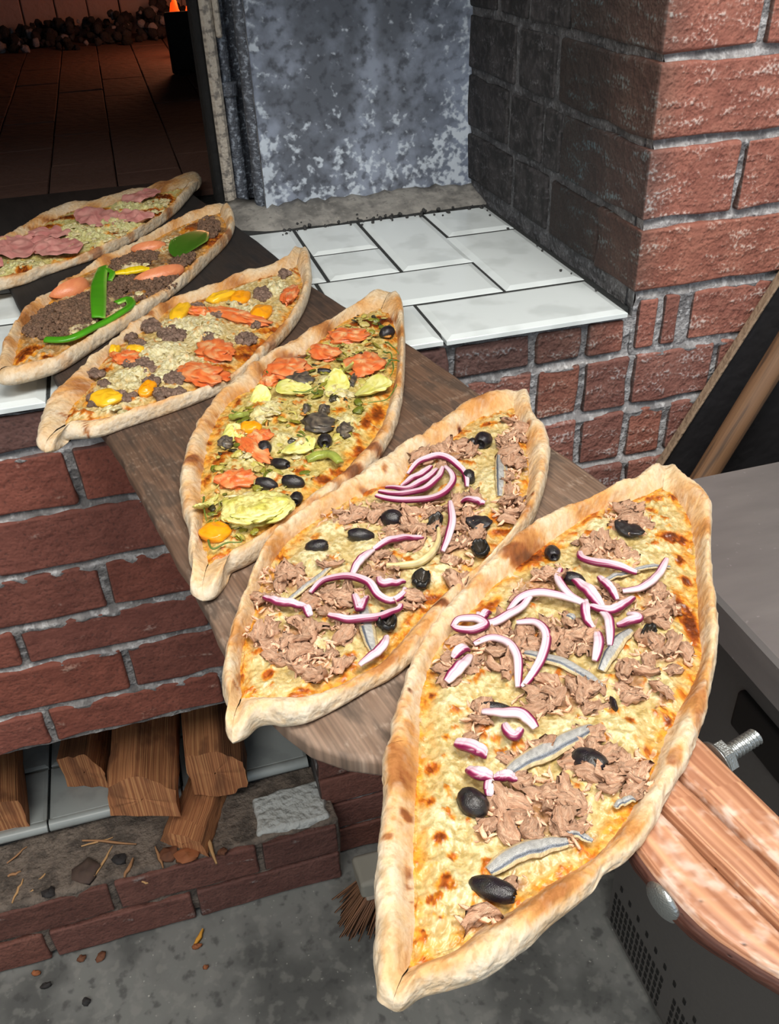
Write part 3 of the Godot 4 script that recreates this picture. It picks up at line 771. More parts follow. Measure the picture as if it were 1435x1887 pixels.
# ---------------------------------------------------------------- scene
func _ready() -> void:
	rng.seed = 20
	camera_and_light()
	materials()
	room()
	front_wall()
	oven()
	ledge()
	niche()
	firewood()
	counter()
	broom_and_sheet()
	peel()
	for d: Dictionary in PIZZAS:
		pizza(d)


func camera_and_light() -> void:
	var cam := Camera3D.new()
	cam.name = "camera"
	add_child(cam)
	cam.transform = Transform3D(Basis(Vector3(0.959499, -0.035693, 0.279441), Vector3(0.186909, 0.822825, -0.536679), Vector3(-0.210775, 0.567173, 0.796171)), Vector3(0, 1.33, 0.87))
	cam.fov = 59.52
	cam.near = 0.02
	cam.current = true
	var we := WorldEnvironment.new()
	we.name = "environment"
	var e := Environment.new()
	e.background_mode = Environment.BG_COLOR
	e.background_color = Color(0.86, 0.93, 1.0)
	e.background_energy_multiplier = 1.0
	e.tonemap_mode = Environment.TONE_MAPPER_LINEAR
	e.tonemap_exposure = 1.25
	e.sdfgi_enabled = true
	e.ssao_enabled = true
	e.ssil_enabled = true
	we.environment = e
	add_child(we)
	# two unseen ceiling fittings, added for soft overhead light: glowing diffuser with an area light of the same size just below it
	var spots := [Vector3(0.35, 2.58, 0.95), Vector3(-1.0, 2.58, 1.6)]
	for k in 2:
		var at: Vector3 = spots[k]
		var l := AreaLight3D.new()
		l.name = numbered("added_ceiling_light")
		add_child(l)
		l.position = at - Vector3(0, 0.035, 0)
		l.rotation_degrees = Vector3(-90, 0, 0)
		l.area_size = Vector2(1.25, 0.5)
		l.light_color = Color(1.0, 0.98, 0.95)
		l.light_energy = [3.2, 2.6][k]
		l.area_normalize_energy = true
		l.shadow_enabled = true
		l.area_range = 8.0
		var t := thing("added_ceiling_lamp", ["unseen flat white ceiling lamp added above the pizza peel for soft light", "unseen flat white ceiling lamp added nearer the open front for soft light"][k], "lamp", at)
		part(t, "frame", chamfer_box(Vector3(1.31, 0.04, 0.56), 0.006), mat(Color(0.8, 0.8, 0.8), 0.5))
		var dm := mat(Color(0.95, 0.95, 0.92), 0.6)
		dm.emission_enabled = true
		dm.emission = Color(1, 0.98, 0.95)
		dm.emission_energy_multiplier = 1.5
		part(t, "added_lamp_diffuser", chamfer_box(Vector3(1.25, 0.01, 0.5), 0.003), dm, Vector3(0, -0.024, 0))


func materials() -> void:
	var g := field(3, 0.035, 256, 256, 5)
	var grain := gray_texture(g, 256, 256)
	var fine := gray_texture(field(4, 0.09, 256, 256, 4), 256, 256)
	var w := 512
	# brick: red clay with pits and white lime flecks
	var a := field(11, 0.012, w, w, 4)
	var b := field(12, 0.05, w, w, 5)
	var c := field(13, 0.035, w, w, 5, 4)
	var d := field(14, 0.15, w, w, 3)
	var brick := paint(w, w, func(i: int, _x: int, _y: int) -> Color:
		var q := Color(0.63, 0.41, 0.35).lerp(Color(0.51, 0.305, 0.26), a[i] / 255.0).lerp(Color(0.70, 0.50, 0.43), maxf(0.0, b[i] / 255.0 - 0.55))
		q = q.lerp(Color(0.34, 0.19, 0.16), smoothstep(0.36, 0.18, d[i] / 255.0) * 0.5)
		return q.lerp(Color(0.86, 0.82, 0.80), smoothstep(0.55, 0.76, c[i] / 255.0 * 0.45 + d[i] / 255.0 * 0.40 + b[i] / 255.0 * 0.15) * 0.75))
	var brick_b := paint(w, w, func(i: int, _x: int, _y: int) -> Color:
		var q := Color(0.61, 0.39, 0.335).lerp(Color(0.50, 0.30, 0.255), a[i] / 255.0).lerp(Color(0.42, 0.25, 0.21), maxf(0.0, b[i] / 255.0 - 0.5))
		q = q.lerp(Color(0.30, 0.2, 0.18), smoothstep(0.36, 0.18, d[i] / 255.0) * 0.5)
		return q.lerp(Color(0.80, 0.76, 0.73), smoothstep(0.68, 0.82, c[i] / 255.0 * 0.5 + d[i] / 255.0 * 0.2 + a[i] / 255.0 * 0.3) * 0.7))
	var brick_h := paint(w, w, func(i: int, _x: int, _y: int) -> Color:
		return Color.WHITE * (b[i] / 255.0 * 0.45 + c[i] / 255.0 * 0.35 + d[i] / 255.0 * 0.2))
	M.brick = triplanar(bump(vmat(0.85), brick_h, 0.45), 2.6)
	M.brick.albedo_texture = brick
	var sootb := paint(w, w, func(i: int, _x: int, _y: int) -> Color:
		var q := Color(0.205, 0.195, 0.20).lerp(Color(0.12, 0.115, 0.12), smoothstep(0.3, 0.7, a[i] / 255.0)).lerp(Color(0.31, 0.30, 0.31), smoothstep(0.5, 0.8, b[i] / 255.0) * 0.6)
		return q.lerp(Color(0.55, 0.55, 0.57), smoothstep(0.62, 0.80, c[i] / 255.0 * 0.5 + d[i] / 255.0 * 0.5) * 0.5))
	M.brick_soot = triplanar(bump(vmat(0.85), brick_h, 0.35), 2.6)
	M.brick_soot.albedo_texture = sootb
	M.brick_plain = triplanar(bump(vmat(0.82), brick_h, 0.35), 2.3)
	M.brick_plain.albedo_texture = brick_b
	var mortar := paint(w, w, func(i: int, _x: int, _y: int) -> Color:
		var q := Color(0.66, 0.65, 0.645).lerp(Color(0.50, 0.49, 0.49), smoothstep(0.35, 0.7, a[i] / 255.0))
		return q.lerp(Color(0.86, 0.86, 0.86), smoothstep(0.55, 0.75, b[i] / 255.0) * 0.7).lerp(Color(0.25, 0.24, 0.24), smoothstep(0.36, 0.2, d[i] / 255.0) * 0.4))
	M.mortar = triplanar(bump(vmat(0.92), brick_h, 0.5), 3.1)
	M.mortar.albedo_texture = mortar
	# concrete floor
	var e1 := field(21, 0.006, 1024, 1024, 5)
	var e2 := field(22, 0.03, 1024, 1024, 5)
	var e3 := field(23, 0.12, 1024, 1024, 2)
	var conc := paint(1024, 1024, func(i: int, _x: int, _y: int) -> Color:
		var q := Color(0.47, 0.475, 0.465).lerp(Color(0.33, 0.335, 0.33), smoothstep(0.3, 0.8, e1[i] / 255.0))
		q = q.lerp(Color(0.24, 0.24, 0.24), smoothstep(0.6, 0.85, e2[i] / 255.0) * 0.55).lerp(Color(0.56, 0.56, 0.54), smoothstep(0.4, 0.2, e2[i] / 255.0) * 0.4)
		return q.lerp(Color(0.8, 0.8, 0.76), smoothstep(0.86, 0.93, e3[i] / 255.0) * 0.8))
	M.concrete = triplanar(bump(mat(Color.WHITE, 0.75), grain, 0.15), 0.9)
	M.concrete.albedo_texture = conc
	M.sill = triplanar(bump(mat(Color(1.15, 1.12, 1.1), 0.9), grain, 0.4), 2.4)
	M.sill.albedo_texture = conc
	M.dust = triplanar(bump(mat(Color(0.94, 0.84, 0.78), 0.95), brick_h, 0.5), 3.4)
	M.dust.albedo_texture = conc
	# soot-black plastered panel with white salts
	var p1 := field(31, 0.004, 512, 1024, 5)
	var p2 := field(32, 0.018, 512, 1024, 6)
	var p3 := field(33, 0.05, 512, 1024, 4)
	var p4 := field(34, 0.03, 512, 1024, 4)
	var panel_map := func(i: int, x: int, y: int) -> float:
		var u := x / 511.0
		var v := y / 1023.0
		var k := 0.06 + 0.5 * smoothstep(0.72, 1.0, v) + 0.45 * smoothstep(0.72, 1.0, u) * smoothstep(0.1, 0.7, v)
		k += 0.55 * exp(-pow((v - 0.50) / 0.06, 2.0) - pow((u - 0.72) / 0.3, 2.0)) + 0.4 * exp(-pow((v - 0.40) / 0.16, 2.0) - pow((u - 0.62) / 0.12, 2.0))
		k += 0.45 * exp(-pow((u - 0.02) / 0.03, 2.0))
		return smoothstep(0.55, 0.72, p2[i] / 255.0 * 0.42 + p3[i] / 255.0 * 0.40 + k * 0.34)
	var panel := paint(512, 1024, func(i: int, x: int, y: int) -> Color:
		var q := Color(0.355, 0.375, 0.415).lerp(Color(0.55, 0.585, 0.65), smoothstep(0.3, 0.75, p1[i] / 255.0 * 0.75 + p4[i] / 255.0 * 0.25))
		q = q.lerp(Color(0.17, 0.18, 0.205), smoothstep(0.45, 0.15, p4[i] / 255.0) * 0.4)
		q = q.lerp(Color(0.50, 0.55, 0.64), 0.6 * smoothstep(0.6, 1.0, x / 511.0) * smoothstep(0.3, 1.0, y / 1023.0))
		var k: float = panel_map.call(i, x, y)
		return q.lerp(Color(0.80, 0.84, 0.88), k * 0.85))
	M.panel = bump(mat(Color.WHITE, 0.8), panel, 0.10)
	M.panel.albedo_texture = panel
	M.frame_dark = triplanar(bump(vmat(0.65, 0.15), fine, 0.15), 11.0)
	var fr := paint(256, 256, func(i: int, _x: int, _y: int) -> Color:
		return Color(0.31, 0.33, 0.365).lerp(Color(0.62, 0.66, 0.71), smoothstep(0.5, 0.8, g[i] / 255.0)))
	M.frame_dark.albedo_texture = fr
	M.frame_lit = triplanar(bump(mat(Color(0.72, 0.70, 0.67), 0.7, 0.1), fine, 0.12), 9.0)  # brighter copy for the post: its lit face is put into the colour
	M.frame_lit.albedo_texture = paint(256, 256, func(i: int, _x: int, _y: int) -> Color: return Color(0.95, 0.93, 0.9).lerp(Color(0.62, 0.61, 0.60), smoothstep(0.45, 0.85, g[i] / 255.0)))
	# oven inside
	M.oven_tile = triplanar(bump(mat(Color(0.36, 0.255, 0.215), 0.9), grain, 0.3), 3.0)
	M.oven_brick = triplanar(bump(mat(Color(0.68, 0.58, 0.55), 0.9), grain, 0.3), 3.0)
	M.soot = bump(triplanar(mat(Color(0.035, 0.034, 0.036), 0.9), 4.0), grain, 0.4)
	M.ash = triplanar(bump(vmat(0.95), fine, 0.4), 5.0)
	# wood of the blade: charred towards the oven, worn and floury towards the handle (v runs along it)
	var w1 := field(41, 0.02, 1024, 1024, 5, 1)
	var w2 := field(42, 0.16, 1024, 1024, 4, 1)
	var im := Image.create_from_data(1024, 1024, false, Image.FORMAT_L8, w2)
	var strip := im.get_region(Rect2i(0, 0, 1024, 14))
	strip.resize(1024, 1024, Image.INTERPOLATE_CUBIC)
	var fib := strip.get_data()
	var strip2 := im.get_region(Rect2i(0, 400, 24, 1024 - 400))
	strip2.resize(1024, 1024, Image.INTERPOLATE_CUBIC)
	var crossfib := strip2.get_data()
	var blade := paint(1024, 1024, func(i: int, x: int, y: int) -> Color:
		var v := y / 1023.0
		var u := x / 1023.0
		var f := fib[i] / 255.0
		var q := Color(0.115, 0.10, 0.095).lerp(Color(0.37, 0.275, 0.21), smoothstep(0.28, 0.68, v + 0.25 * (w1[i] / 255.0 - 0.5) + 0.12 * (u - 0.5)))
		q = q.lerp(Color(0.50, 0.42, 0.36), smoothstep(0.60, 0.95, v + 0.3 * (w1[i] / 255.0 - 0.5)))
		q = q * (0.78 + 0.42 * f)
		q = q.lerp(q * 0.55, smoothstep(0.5, 0.7, w1[i] / 255.0) * 0.6)
		q = q.lerp(Color(0.72, 0.66, 0.60), smoothstep(0.58, 0.8, crossfib[i] / 255.0 * 0.55 + w2[i] / 255.0 * 0.45) * 0.45 * smoothstep(0.35, 0.9, v))
		return q)
	M.blade = bump(mat(Color.WHITE, 0.72), blade, 0.12)
	M.blade.albedo_texture = blade
	var hand := paint(w, w, func(i: int, x: int, y: int) -> Color:
		var f := fib[(y * 2) * 1024 + x * 2] / 255.0
		var q := Color(0.70, 0.505, 0.385).lerp(Color(0.585, 0.39, 0.285), smoothstep(0.4, 0.75, f)).lerp(Color(0.82, 0.66, 0.50), smoothstep(0.4, 0.15, f) * 0.6)
		q = q.lerp(Color(0.84, 0.77, 0.73), smoothstep(0.48, 0.72, a[i] / 255.0 * 0.3 + b[i] / 255.0 * 0.4 + d[i] / 255.0 * 0.3) * 0.7)
		return q.lerp(Color(0.2, 0.13, 0.1), smoothstep(0.9, 0.97, d[i] / 255.0)))
	M.handle = bump(mat(Color.WHITE, 0.42), hand, 0.15)
	M.handle.albedo_texture = hand
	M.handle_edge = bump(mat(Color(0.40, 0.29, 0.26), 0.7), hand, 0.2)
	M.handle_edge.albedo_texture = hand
	# firewood
	var logt := paint(w, w, func(i: int, x: int, y: int) -> Color:
		var f := fib[(y * 2) * 1024 + x * 2] / 255.0
		return Color(0.72, 0.49, 0.32).lerp(Color(0.56, 0.35, 0.22), smoothstep(0.35, 0.7, f)).lerp(Color(0.78, 0.60, 0.40), smoothstep(0.4, 0.2, f) * 0.6).lerp(Color(0.36, 0.22, 0.14), smoothstep(0.6, 0.85, a[i] / 255.0) * 0.5))
	M.log = bump(vmat(0.85), logt, 0.3)
	M.log.albedo_texture = logt
	var polet := paint(w, w, func(i: int, x: int, y: int) -> Color:
		var f := fib[(y * 2) * 1024 + x * 2] / 255.0
		return Color(0.60, 0.455, 0.33).lerp(Color(0.42, 0.31, 0.225), f).lerp(Color(0.25, 0.2, 0.17), smoothstep(0.6, 0.9, a[i] / 255.0) * 0.7))
	M.pole = bump(mat(Color(0.92, 0.92, 0.92), 0.55), polet, 0.05)
	M.pole.albedo_texture = polet
	# glazed tiles
	var tl := paint(w, w, func(i: int, _x: int, _y: int) -> Color:
		var q := Color(0.85, 0.88, 0.885).lerp(Color(0.76, 0.79, 0.79), smoothstep(0.5, 0.8, a[i] / 255.0) * 0.6)
		return q.lerp(Color(0.30, 0.29, 0.28), smoothstep(0.90, 0.97, d[i] / 255.0 * 0.6 + b[i] / 255.0 * 0.4) * 0.9))
	M.tile = triplanar(mat(Color.WHITE, 0.16), 1.7)
	M.tile.albedo_texture = tl
	M.tile_dirty = triplanar(mat(Color(0.72, 0.72, 0.71), 0.35), 2.3)
	M.tile_dirty.albedo_texture = tl
	M.grout = bump(triplanar(mat(Color(0.16, 0.17, 0.17), 0.9), 5.0), fine, 0.2)
	# metals
	var st := paint(w, w, func(i: int, x: int, y: int) -> Color:
		return Color(0.47, 0.455, 0.455).lerp(Color(0.53, 0.515, 0.51), c[i] / 255.0).lerp(Color(0.62, 0.6, 0.6), smoothstep(0.88, 0.94, d[i] / 255.0)))
	M.steel = triplanar(mat(Color.WHITE, 0.4, 0.35), 1.6)
	M.steel.albedo_texture = st
	M.steel_dark = bump(triplanar(mat(Color(0.36, 0.355, 0.35), 0.55, 0.2), 3.0), fine, 0.03)
	M.black = mat(Color(0.03, 0.03, 0.032), 0.6)
	M.zinc = bump(triplanar(mat(Color(0.66, 0.68, 0.68), 0.35, 0.9), 30.0), fine, 0.03)
	M.sheet = bump(triplanar(mat(Color(0.15, 0.145, 0.155), 0.55, 0.3), 3.0), grain, 0.15)
	M.sheet_edge = bump(triplanar(mat(Color(0.52, 0.44, 0.36), 0.8), 9.0), grain, 0.3)
	# food
	M.crust = triplanar(bump(vmat(0.82), grain, 0.16), 11.0, false)
	M.cheese = triplanar(bump(vmat(0.36), fine, 0.07), 18.0, false)
	M.tuna = triplanar(bump(vmat(0.6), fine, 0.05), 60.0, false)
	var mott := field(91, 0.03, 512, 512, 5)
	var mott2 := field(92, 0.10, 512, 512, 3)
	M.cheese.albedo_texture = paint(512, 512, func(i: int, _x: int, _y: int) -> Color:
		return Color(0.80, 0.77, 0.66).lerp(Color(1, 1, 1), smoothstep(0.3, 0.62, mott[i] / 255.0)).lerp(Color(0.97, 0.90, 0.72), smoothstep(0.55, 0.8, mott2[i] / 255.0) * 0.6))
	M.cheese.uv1_scale = Vector3.ONE * 11.0
	M.crust.albedo_texture = paint(512, 512, func(i: int, _x: int, _y: int) -> Color:
		return Color(0.93, 0.89, 0.84).lerp(Color(1, 1, 1), smoothstep(0.25, 0.5, mott[i] / 255.0)).lerp(Color(0.76, 0.66, 0.54), smoothstep(0.80, 0.88, mott2[i] / 255.0) * 0.6))
	var fstrip := im.get_region(Rect2i(200, 0, 22, 1024))
	fstrip.resize(512, 512, Image.INTERPOLATE_CUBIC)
	var fsb := fstrip.get_data()
	var fibre := paint(512, 512, func(i: int, _x: int, _y: int) -> Color: return Color.WHITE * clampf(fsb[i] / 255.0 * 0.8 + mott2[i] / 255.0 * 0.2, 0, 1))
	M.tuna_flake = triplanar(bump(vmat(0.55), fibre, 0.12), 0.45, false)
	M.tuna_flake.albedo_texture = paint(512, 512, func(i: int, _x: int, _y: int) -> Color: return Color(0.78, 0.72, 0.68).lerp(Color(1, 1, 1), smoothstep(0.3, 0.6, fsb[i] / 255.0)))
	M.onion = vmat(0.3)
	M.olive = triplanar(bump(vmat(0.3), fine, 0.02), 60.0, false)
	M.fish = triplanar(bump(vmat(0.3, 0.12), fine, 0.03), 70.0, false)
	M.tomato = triplanar(bump(vmat(0.28), fine, 0.03), 40.0, false)
	M.pepper = vmat(0.22)
	M.leaf = vmat(0.5)
	M.beef = triplanar(bump(vmat(0.6), fine, 0.08), 60.0, false)
	M.ham = triplanar(bump(vmat(0.4), fine, 0.03), 40.0, false)
	M.plain = vmat(0.8)
	M.niche = triplanar(bump(mat(Color(0.28, 0.25, 0.24), 0.95), grain, 0.4), 3.0)
	M.limewash = triplanar(bump(mat(Color(0.70, 0.71, 0.70), 0.95), grain, 0.5), 6.0)
	M.broomhead = bump(mat(Color(0.54, 0.53, 0.49), 0.8), fine, 0.05)
	M.band = mat(Color(0.66, 0.62, 0.57), 0.8)


func room() -> void:
	var fl := part(self, "floor", chamfer_box(Vector3(4.4, 0.2, 4.6), 0.005), M.concrete, Vector3(0, -0.1, 1.2))
	tag(fl, "stained grey concrete floor", "floor")
	fl.set_meta("kind", "structure")
	var wall := mat(Color(0.80, 0.79, 0.77), 0.9)
	for k in 5:
		var nm: String = ["ceiling", "wall_left", "wall_right", "wall_under_added_opening", "wall_over_added_opening"][k]  # unseen open front behind the camera, added as an opening for soft fill
		var sz: Vector3 = [Vector3(4.4, 0.15, 4.6), Vector3(0.15, 2.8, 4.6), Vector3(0.15, 2.8, 4.6), Vector3(4.4, 0.7, 0.15), Vector3(4.4, 0.25, 0.15)][k]
		var at: Vector3 = [Vector3(0, 2.69, 1.2), Vector3(-2.2, 1.35, 1.2), Vector3(2.2, 1.35, 1.2), Vector3(0, 0.35, 3.45), Vector3(0, 2.5, 3.45)][k]
		var o := part(self, nm, chamfer_box(sz, 0.004), wall, at)
		tag(o, ["plain white ceiling of the shop", "plain white wall left of the oven", "plain white wall right of the oven", "low unseen wall under an open front added to let in fill light", "unseen wall above an open front added to let in fill light"][k], "ceiling" if k == 0 else "wall")
		o.set_meta("kind", "structure")


# how sooty or washed a brick is at a point of the wall: dirt that stays where it is
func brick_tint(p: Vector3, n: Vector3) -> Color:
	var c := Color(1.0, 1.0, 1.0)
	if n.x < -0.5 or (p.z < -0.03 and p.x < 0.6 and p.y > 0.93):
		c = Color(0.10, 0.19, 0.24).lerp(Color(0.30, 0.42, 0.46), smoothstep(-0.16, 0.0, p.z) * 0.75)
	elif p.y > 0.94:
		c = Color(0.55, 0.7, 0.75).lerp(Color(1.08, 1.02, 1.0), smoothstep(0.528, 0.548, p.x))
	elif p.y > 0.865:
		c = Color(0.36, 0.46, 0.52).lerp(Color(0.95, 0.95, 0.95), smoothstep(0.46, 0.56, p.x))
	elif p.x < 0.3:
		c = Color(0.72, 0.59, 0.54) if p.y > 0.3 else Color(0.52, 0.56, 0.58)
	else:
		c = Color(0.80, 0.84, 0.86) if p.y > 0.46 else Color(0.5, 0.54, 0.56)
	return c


func brick_in(parent: Node3D, lo: Vector3, hi: Vector3, sd: int) -> void:
	var s := hi - lo
	var mid := (lo + hi) / 2.0
	rng.seed = sd
	var t := rng.randf_range(0.78, 1.12)
	var warm := rng.randf_range(-0.06, 0.06)
	mid += Vector3(0, 0, rng.randf_range(-0.002, 0.0015))
	var sooty := sd >= 4000 and hi.z < -0.12
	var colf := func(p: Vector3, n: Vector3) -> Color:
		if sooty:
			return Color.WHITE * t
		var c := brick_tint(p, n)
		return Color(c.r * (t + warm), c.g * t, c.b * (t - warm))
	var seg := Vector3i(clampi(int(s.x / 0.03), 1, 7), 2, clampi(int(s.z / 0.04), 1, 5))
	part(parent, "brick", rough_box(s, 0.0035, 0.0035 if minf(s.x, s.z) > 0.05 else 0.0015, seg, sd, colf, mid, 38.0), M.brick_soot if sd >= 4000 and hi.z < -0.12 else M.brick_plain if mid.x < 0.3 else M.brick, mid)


func mortar_face(x0: float, x1: float, y0: float, y1: float, z: float, sd: int, beds := []) -> ArrayMesh:
	var nz := noise(sd, 40.0, 3)
	var nx := int((x1 - x0) / 0.012) + 2
	var ys := []
	for i in int((y1 - y0) / 0.014) + 2:
		ys.append(minf(y0 + i * 0.014, y1))
	for b: float in beds:
		for o in [-0.0075, -0.004, -0.001, 0.002, 0.0055]:
			if b + o > y0 and b + o < y1:
				ys.append(b + o)
	ys.sort()
	var ny := ys.size()
	var v := PackedVector3Array()
	var col := PackedColorArray()
	for i in ny:
		for j in nx:
			var p := Vector3(lerpf(x0, x1, float(j) / (nx - 1)), ys[i], z)
			var n := nz.get_noise_2d(p.x, p.y)
			p.z += 0.0035 * n
			var lime_highlight := 0.0  # lime deposit plus the light caught on each joint edge, painted whiter
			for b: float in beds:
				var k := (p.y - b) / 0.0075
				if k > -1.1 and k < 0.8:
					lime_highlight = 1.0 - absf(k + 0.55) if k < 0.2 else 0.0
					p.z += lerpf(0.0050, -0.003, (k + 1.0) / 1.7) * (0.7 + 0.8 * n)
			v.append(p)
			var c := mortar_tint(p, Vector3.BACK)
			col.append(c.lerp(Color(1.3, 1.3, 1.32), clampf(lime_highlight * lime_highlight * (0.4 + 1.4 * nz.get_noise_2d(p.x * 0.5 + 3.0, p.y)), 0.0, 1.0)))
	var ix := grid_index(ny, nx)
	# a back, so that the wall is a closed slab
	var b := v.size()
	for q in [Vector2(x0, y0), Vector2(x1, y0), Vector2(x1, y1), Vector2(x0, y1)]:
		v.append(Vector3(q.x, q.y, z - 0.1))
		col.append(Color(0.5, 0.5, 0.5))
	ix.append_array([b, b + 2, b + 1, b, b + 3, b + 2])
	for s in [[0, nx - 1, b, b + 1], [nx - 1, ny * nx - 1, b + 1, b + 2], [ny * nx - 1, (ny - 1) * nx, b + 2, b + 3], [(ny - 1) * nx, 0, b + 3, b]]:
		ix.append_array([s[0], s[2], s[1], s[1], s[2], s[3]])
	return mk(v, ix, col)


func mortar_tint(p: Vector3, n: Vector3) -> Color:
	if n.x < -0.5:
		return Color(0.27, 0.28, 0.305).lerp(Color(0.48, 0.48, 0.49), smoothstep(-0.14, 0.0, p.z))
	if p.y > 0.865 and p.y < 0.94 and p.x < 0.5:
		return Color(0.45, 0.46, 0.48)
	return Color(0.50, 0.49, 0.48) if p.x < 0.3 else Color(0.80, 0.815, 0.84)


func row(parent: Node3D, xs: Array, y0: float, y1: float, z1: float, sd: int, g := 0.0045, depth := 0.1) -> void:
	for i in xs.size() - 1:
		brick_in(parent, Vector3(xs[i] + g, y0 + g, z1 - depth), Vector3(xs[i + 1] - g, y1 - g, z1), sd * 40 + i)


func bond(x0: float, x1: float, first: float, pitch := 0.22) -> Array:
	var out := [x0]
	var x := first
	while x < x1 - 0.03:
		if x > x0 + 0.03:
			out.append(x)
		x += pitch
	out.append(x1)
	return out


func front_wall() -> void:
	var w := structure("wall_front", "red brick wall under the tiled ledge", "wall")
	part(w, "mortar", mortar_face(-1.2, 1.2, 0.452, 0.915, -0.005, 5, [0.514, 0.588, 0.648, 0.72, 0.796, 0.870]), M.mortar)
	var lv := [0.453, 0.514, 0.588, 0.648, 0.72, 0.796, 0.870, 0.918]
	for r in 7:
		var first: float = -1.103 if r % 2 == 0 else -0.993
		var xs := bond(-1.2, 0.31 if r >= 4 else 1.2, first)
		if r == 6:
			xs.append_array([0.41, 0.474])
			row(w, xs, lv[r], lv[r + 1], 0.0, r)
			row(w, [0.474, 0.528], lv[r], lv[r + 1], 0.0, r + 50)
			row(w, [0.535, 0.569, 0.598], lv[r], lv[r + 1] + 0.022, 0.0, r + 51)
			row(w, [0.606, 0.72, 0.94, 1.2], lv[r], lv[r + 1] + 0.022, 0.0, r + 52)
			continue
		if r == 5:
			xs.append_array([0.414, 0.475, 0.54, 0.655, 0.76, 0.98, 1.2])
		if r == 4:
			xs.append_array([0.38, 0.477, 0.542, 0.598, 0.70, 0.92, 1.2])
		row(w, xs, lv[r], lv[r + 1], 0.0, r)
	# the pier beside the oven mouth, its front face
	var p := structure("wall_right_pier", "red brick pier to the right of the sooty oven recess", "wall")
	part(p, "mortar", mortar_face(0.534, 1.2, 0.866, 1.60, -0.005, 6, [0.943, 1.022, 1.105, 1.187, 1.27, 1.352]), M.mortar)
	var pl := [0.943, 1.022, 1.105, 1.187, 1.27, 1.352, 1.434, 1.516, 1.6]
	for r in 8:
		var xs: Array = [0.5225, 0.751, 0.972, 1.2] if r % 2 == 0 else [0.5225, 0.641, 0.861, 1.082, 1.2]
		row(p, xs, pl[r], pl[r + 1], 0.002, 60 + r, 0.005, 0.1 if r % 2 == 0 else 0.21)
	# the sooty side of the recess: bricks looking left
	var s := structure("wall_right_reveal", "soot-blackened brick side of the oven recess", "wall")
	var mv := PackedVector3Array()
	var mc := PackedColorArray()
	var nz := noise(9, 40.0, 3)
	for i in 56:
		for j in 50:
			var q := Vector3(0.5325, lerpf(0.915, 1.6, i / 55.0), lerpf(-0.56, -0.02, j / 49.0))
			q.x += 0.0025 * nz.get_noise_2d(q.y, q.z)
			mv.append(q)
			mc.append(mortar_tint(q, Vector3.LEFT))
	var bi := mv.size()
	for q in [[0.915, -0.56], [0.915, -0.02], [1.6, -0.02], [1.6, -0.56]]:
		mv.append(Vector3(0.63, q[0], q[1]))
		mc.append(Color(0.3, 0.3, 0.3))
	var mi := grid_index(56, 50)
	mi.append_array([bi, bi + 1, bi + 2, bi, bi + 2, bi + 3])
	for e in [[0, 49, bi, bi + 1], [49, 2799, bi + 1, bi + 2], [2799, 2750, bi + 2, bi + 3], [2750, 0, bi + 3, bi]]:
		mi.append_array([e[0], e[1], e[2], e[1], e[3], e[2]])
	part(s, "mortar", mk(mv, mi, mc), M.mortar)
	for r in 8:
		var zs: Array = [-0.56, -0.36, -0.235, -0.125, -0.1045] if r % 2 == 0 else [-0.56, -0.43, -0.325, -0.2145]
		if r == 1:
			zs = [-0.56, -0.38, -0.265, -0.2145]
		if r % 2 == 0:
			zs.remove_at(3)
			zs[zs.size() - 1] = -0.1
		for i in zs.size() - 1:
			brick_in(s, Vector3(0.528, pl[r] + 0.0055, zs[i] + 0.0055), Vector3(0.60, pl[r + 1] - 0.0055, zs[i + 1] - (0.009 if i < zs.size() - 2 else 0.0)), 4000 + r * 10 + i)
	# behind the pier and over the recess, out of the picture: plain masonry that closes the oven
	var lintel := structure("wall_upper", "plain plastered wall above the oven recess", "wall")
	var plas := mat(Color(0.6, 0.58, 0.55), 0.9)
	part(lintel, "plaster", chamfer_box(Vector3(4.4, 1.02, 0.6), 0.004), plas, Vector3(0, 2.11, -0.31))
	var left := structure("wall_left_pier", "brick pier to the left of the oven recess", "wall")
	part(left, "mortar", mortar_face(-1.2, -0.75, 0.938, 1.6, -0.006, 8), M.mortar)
	for r in 8:
		row(left, [-1.2, -0.97, -0.75] if r % 2 == 0 else [-1.2, -1.09, -0.86, -0.75], pl[r], pl[r + 1], 0.0, 90 + r)
	part(left, "core", chamfer_box(Vector3(0.44, 0.68, 0.5), 0.004), M.soot, Vector3(-0.975, 1.26, -0.36))
	part(p, "core", chamfer_box(Vector3(0.55, 0.66, 0.46), 0.004), M.soot, Vector3(0.92, 1.268, -0.34))
	var far := structure("wall_front_sides", "plain masonry left and right of the brickwork", "wall")
	part(far, "plaster", chamfer_box(Vector3(1.0, 1.62, 0.6), 0.004), plas, Vector3(-1.705, 0.81, -0.31))
	part(far, "plaster", chamfer_box(Vector3(1.0, 1.62, 0.6), 0.004), plas, Vector3(1.705, 0.81, -0.31))


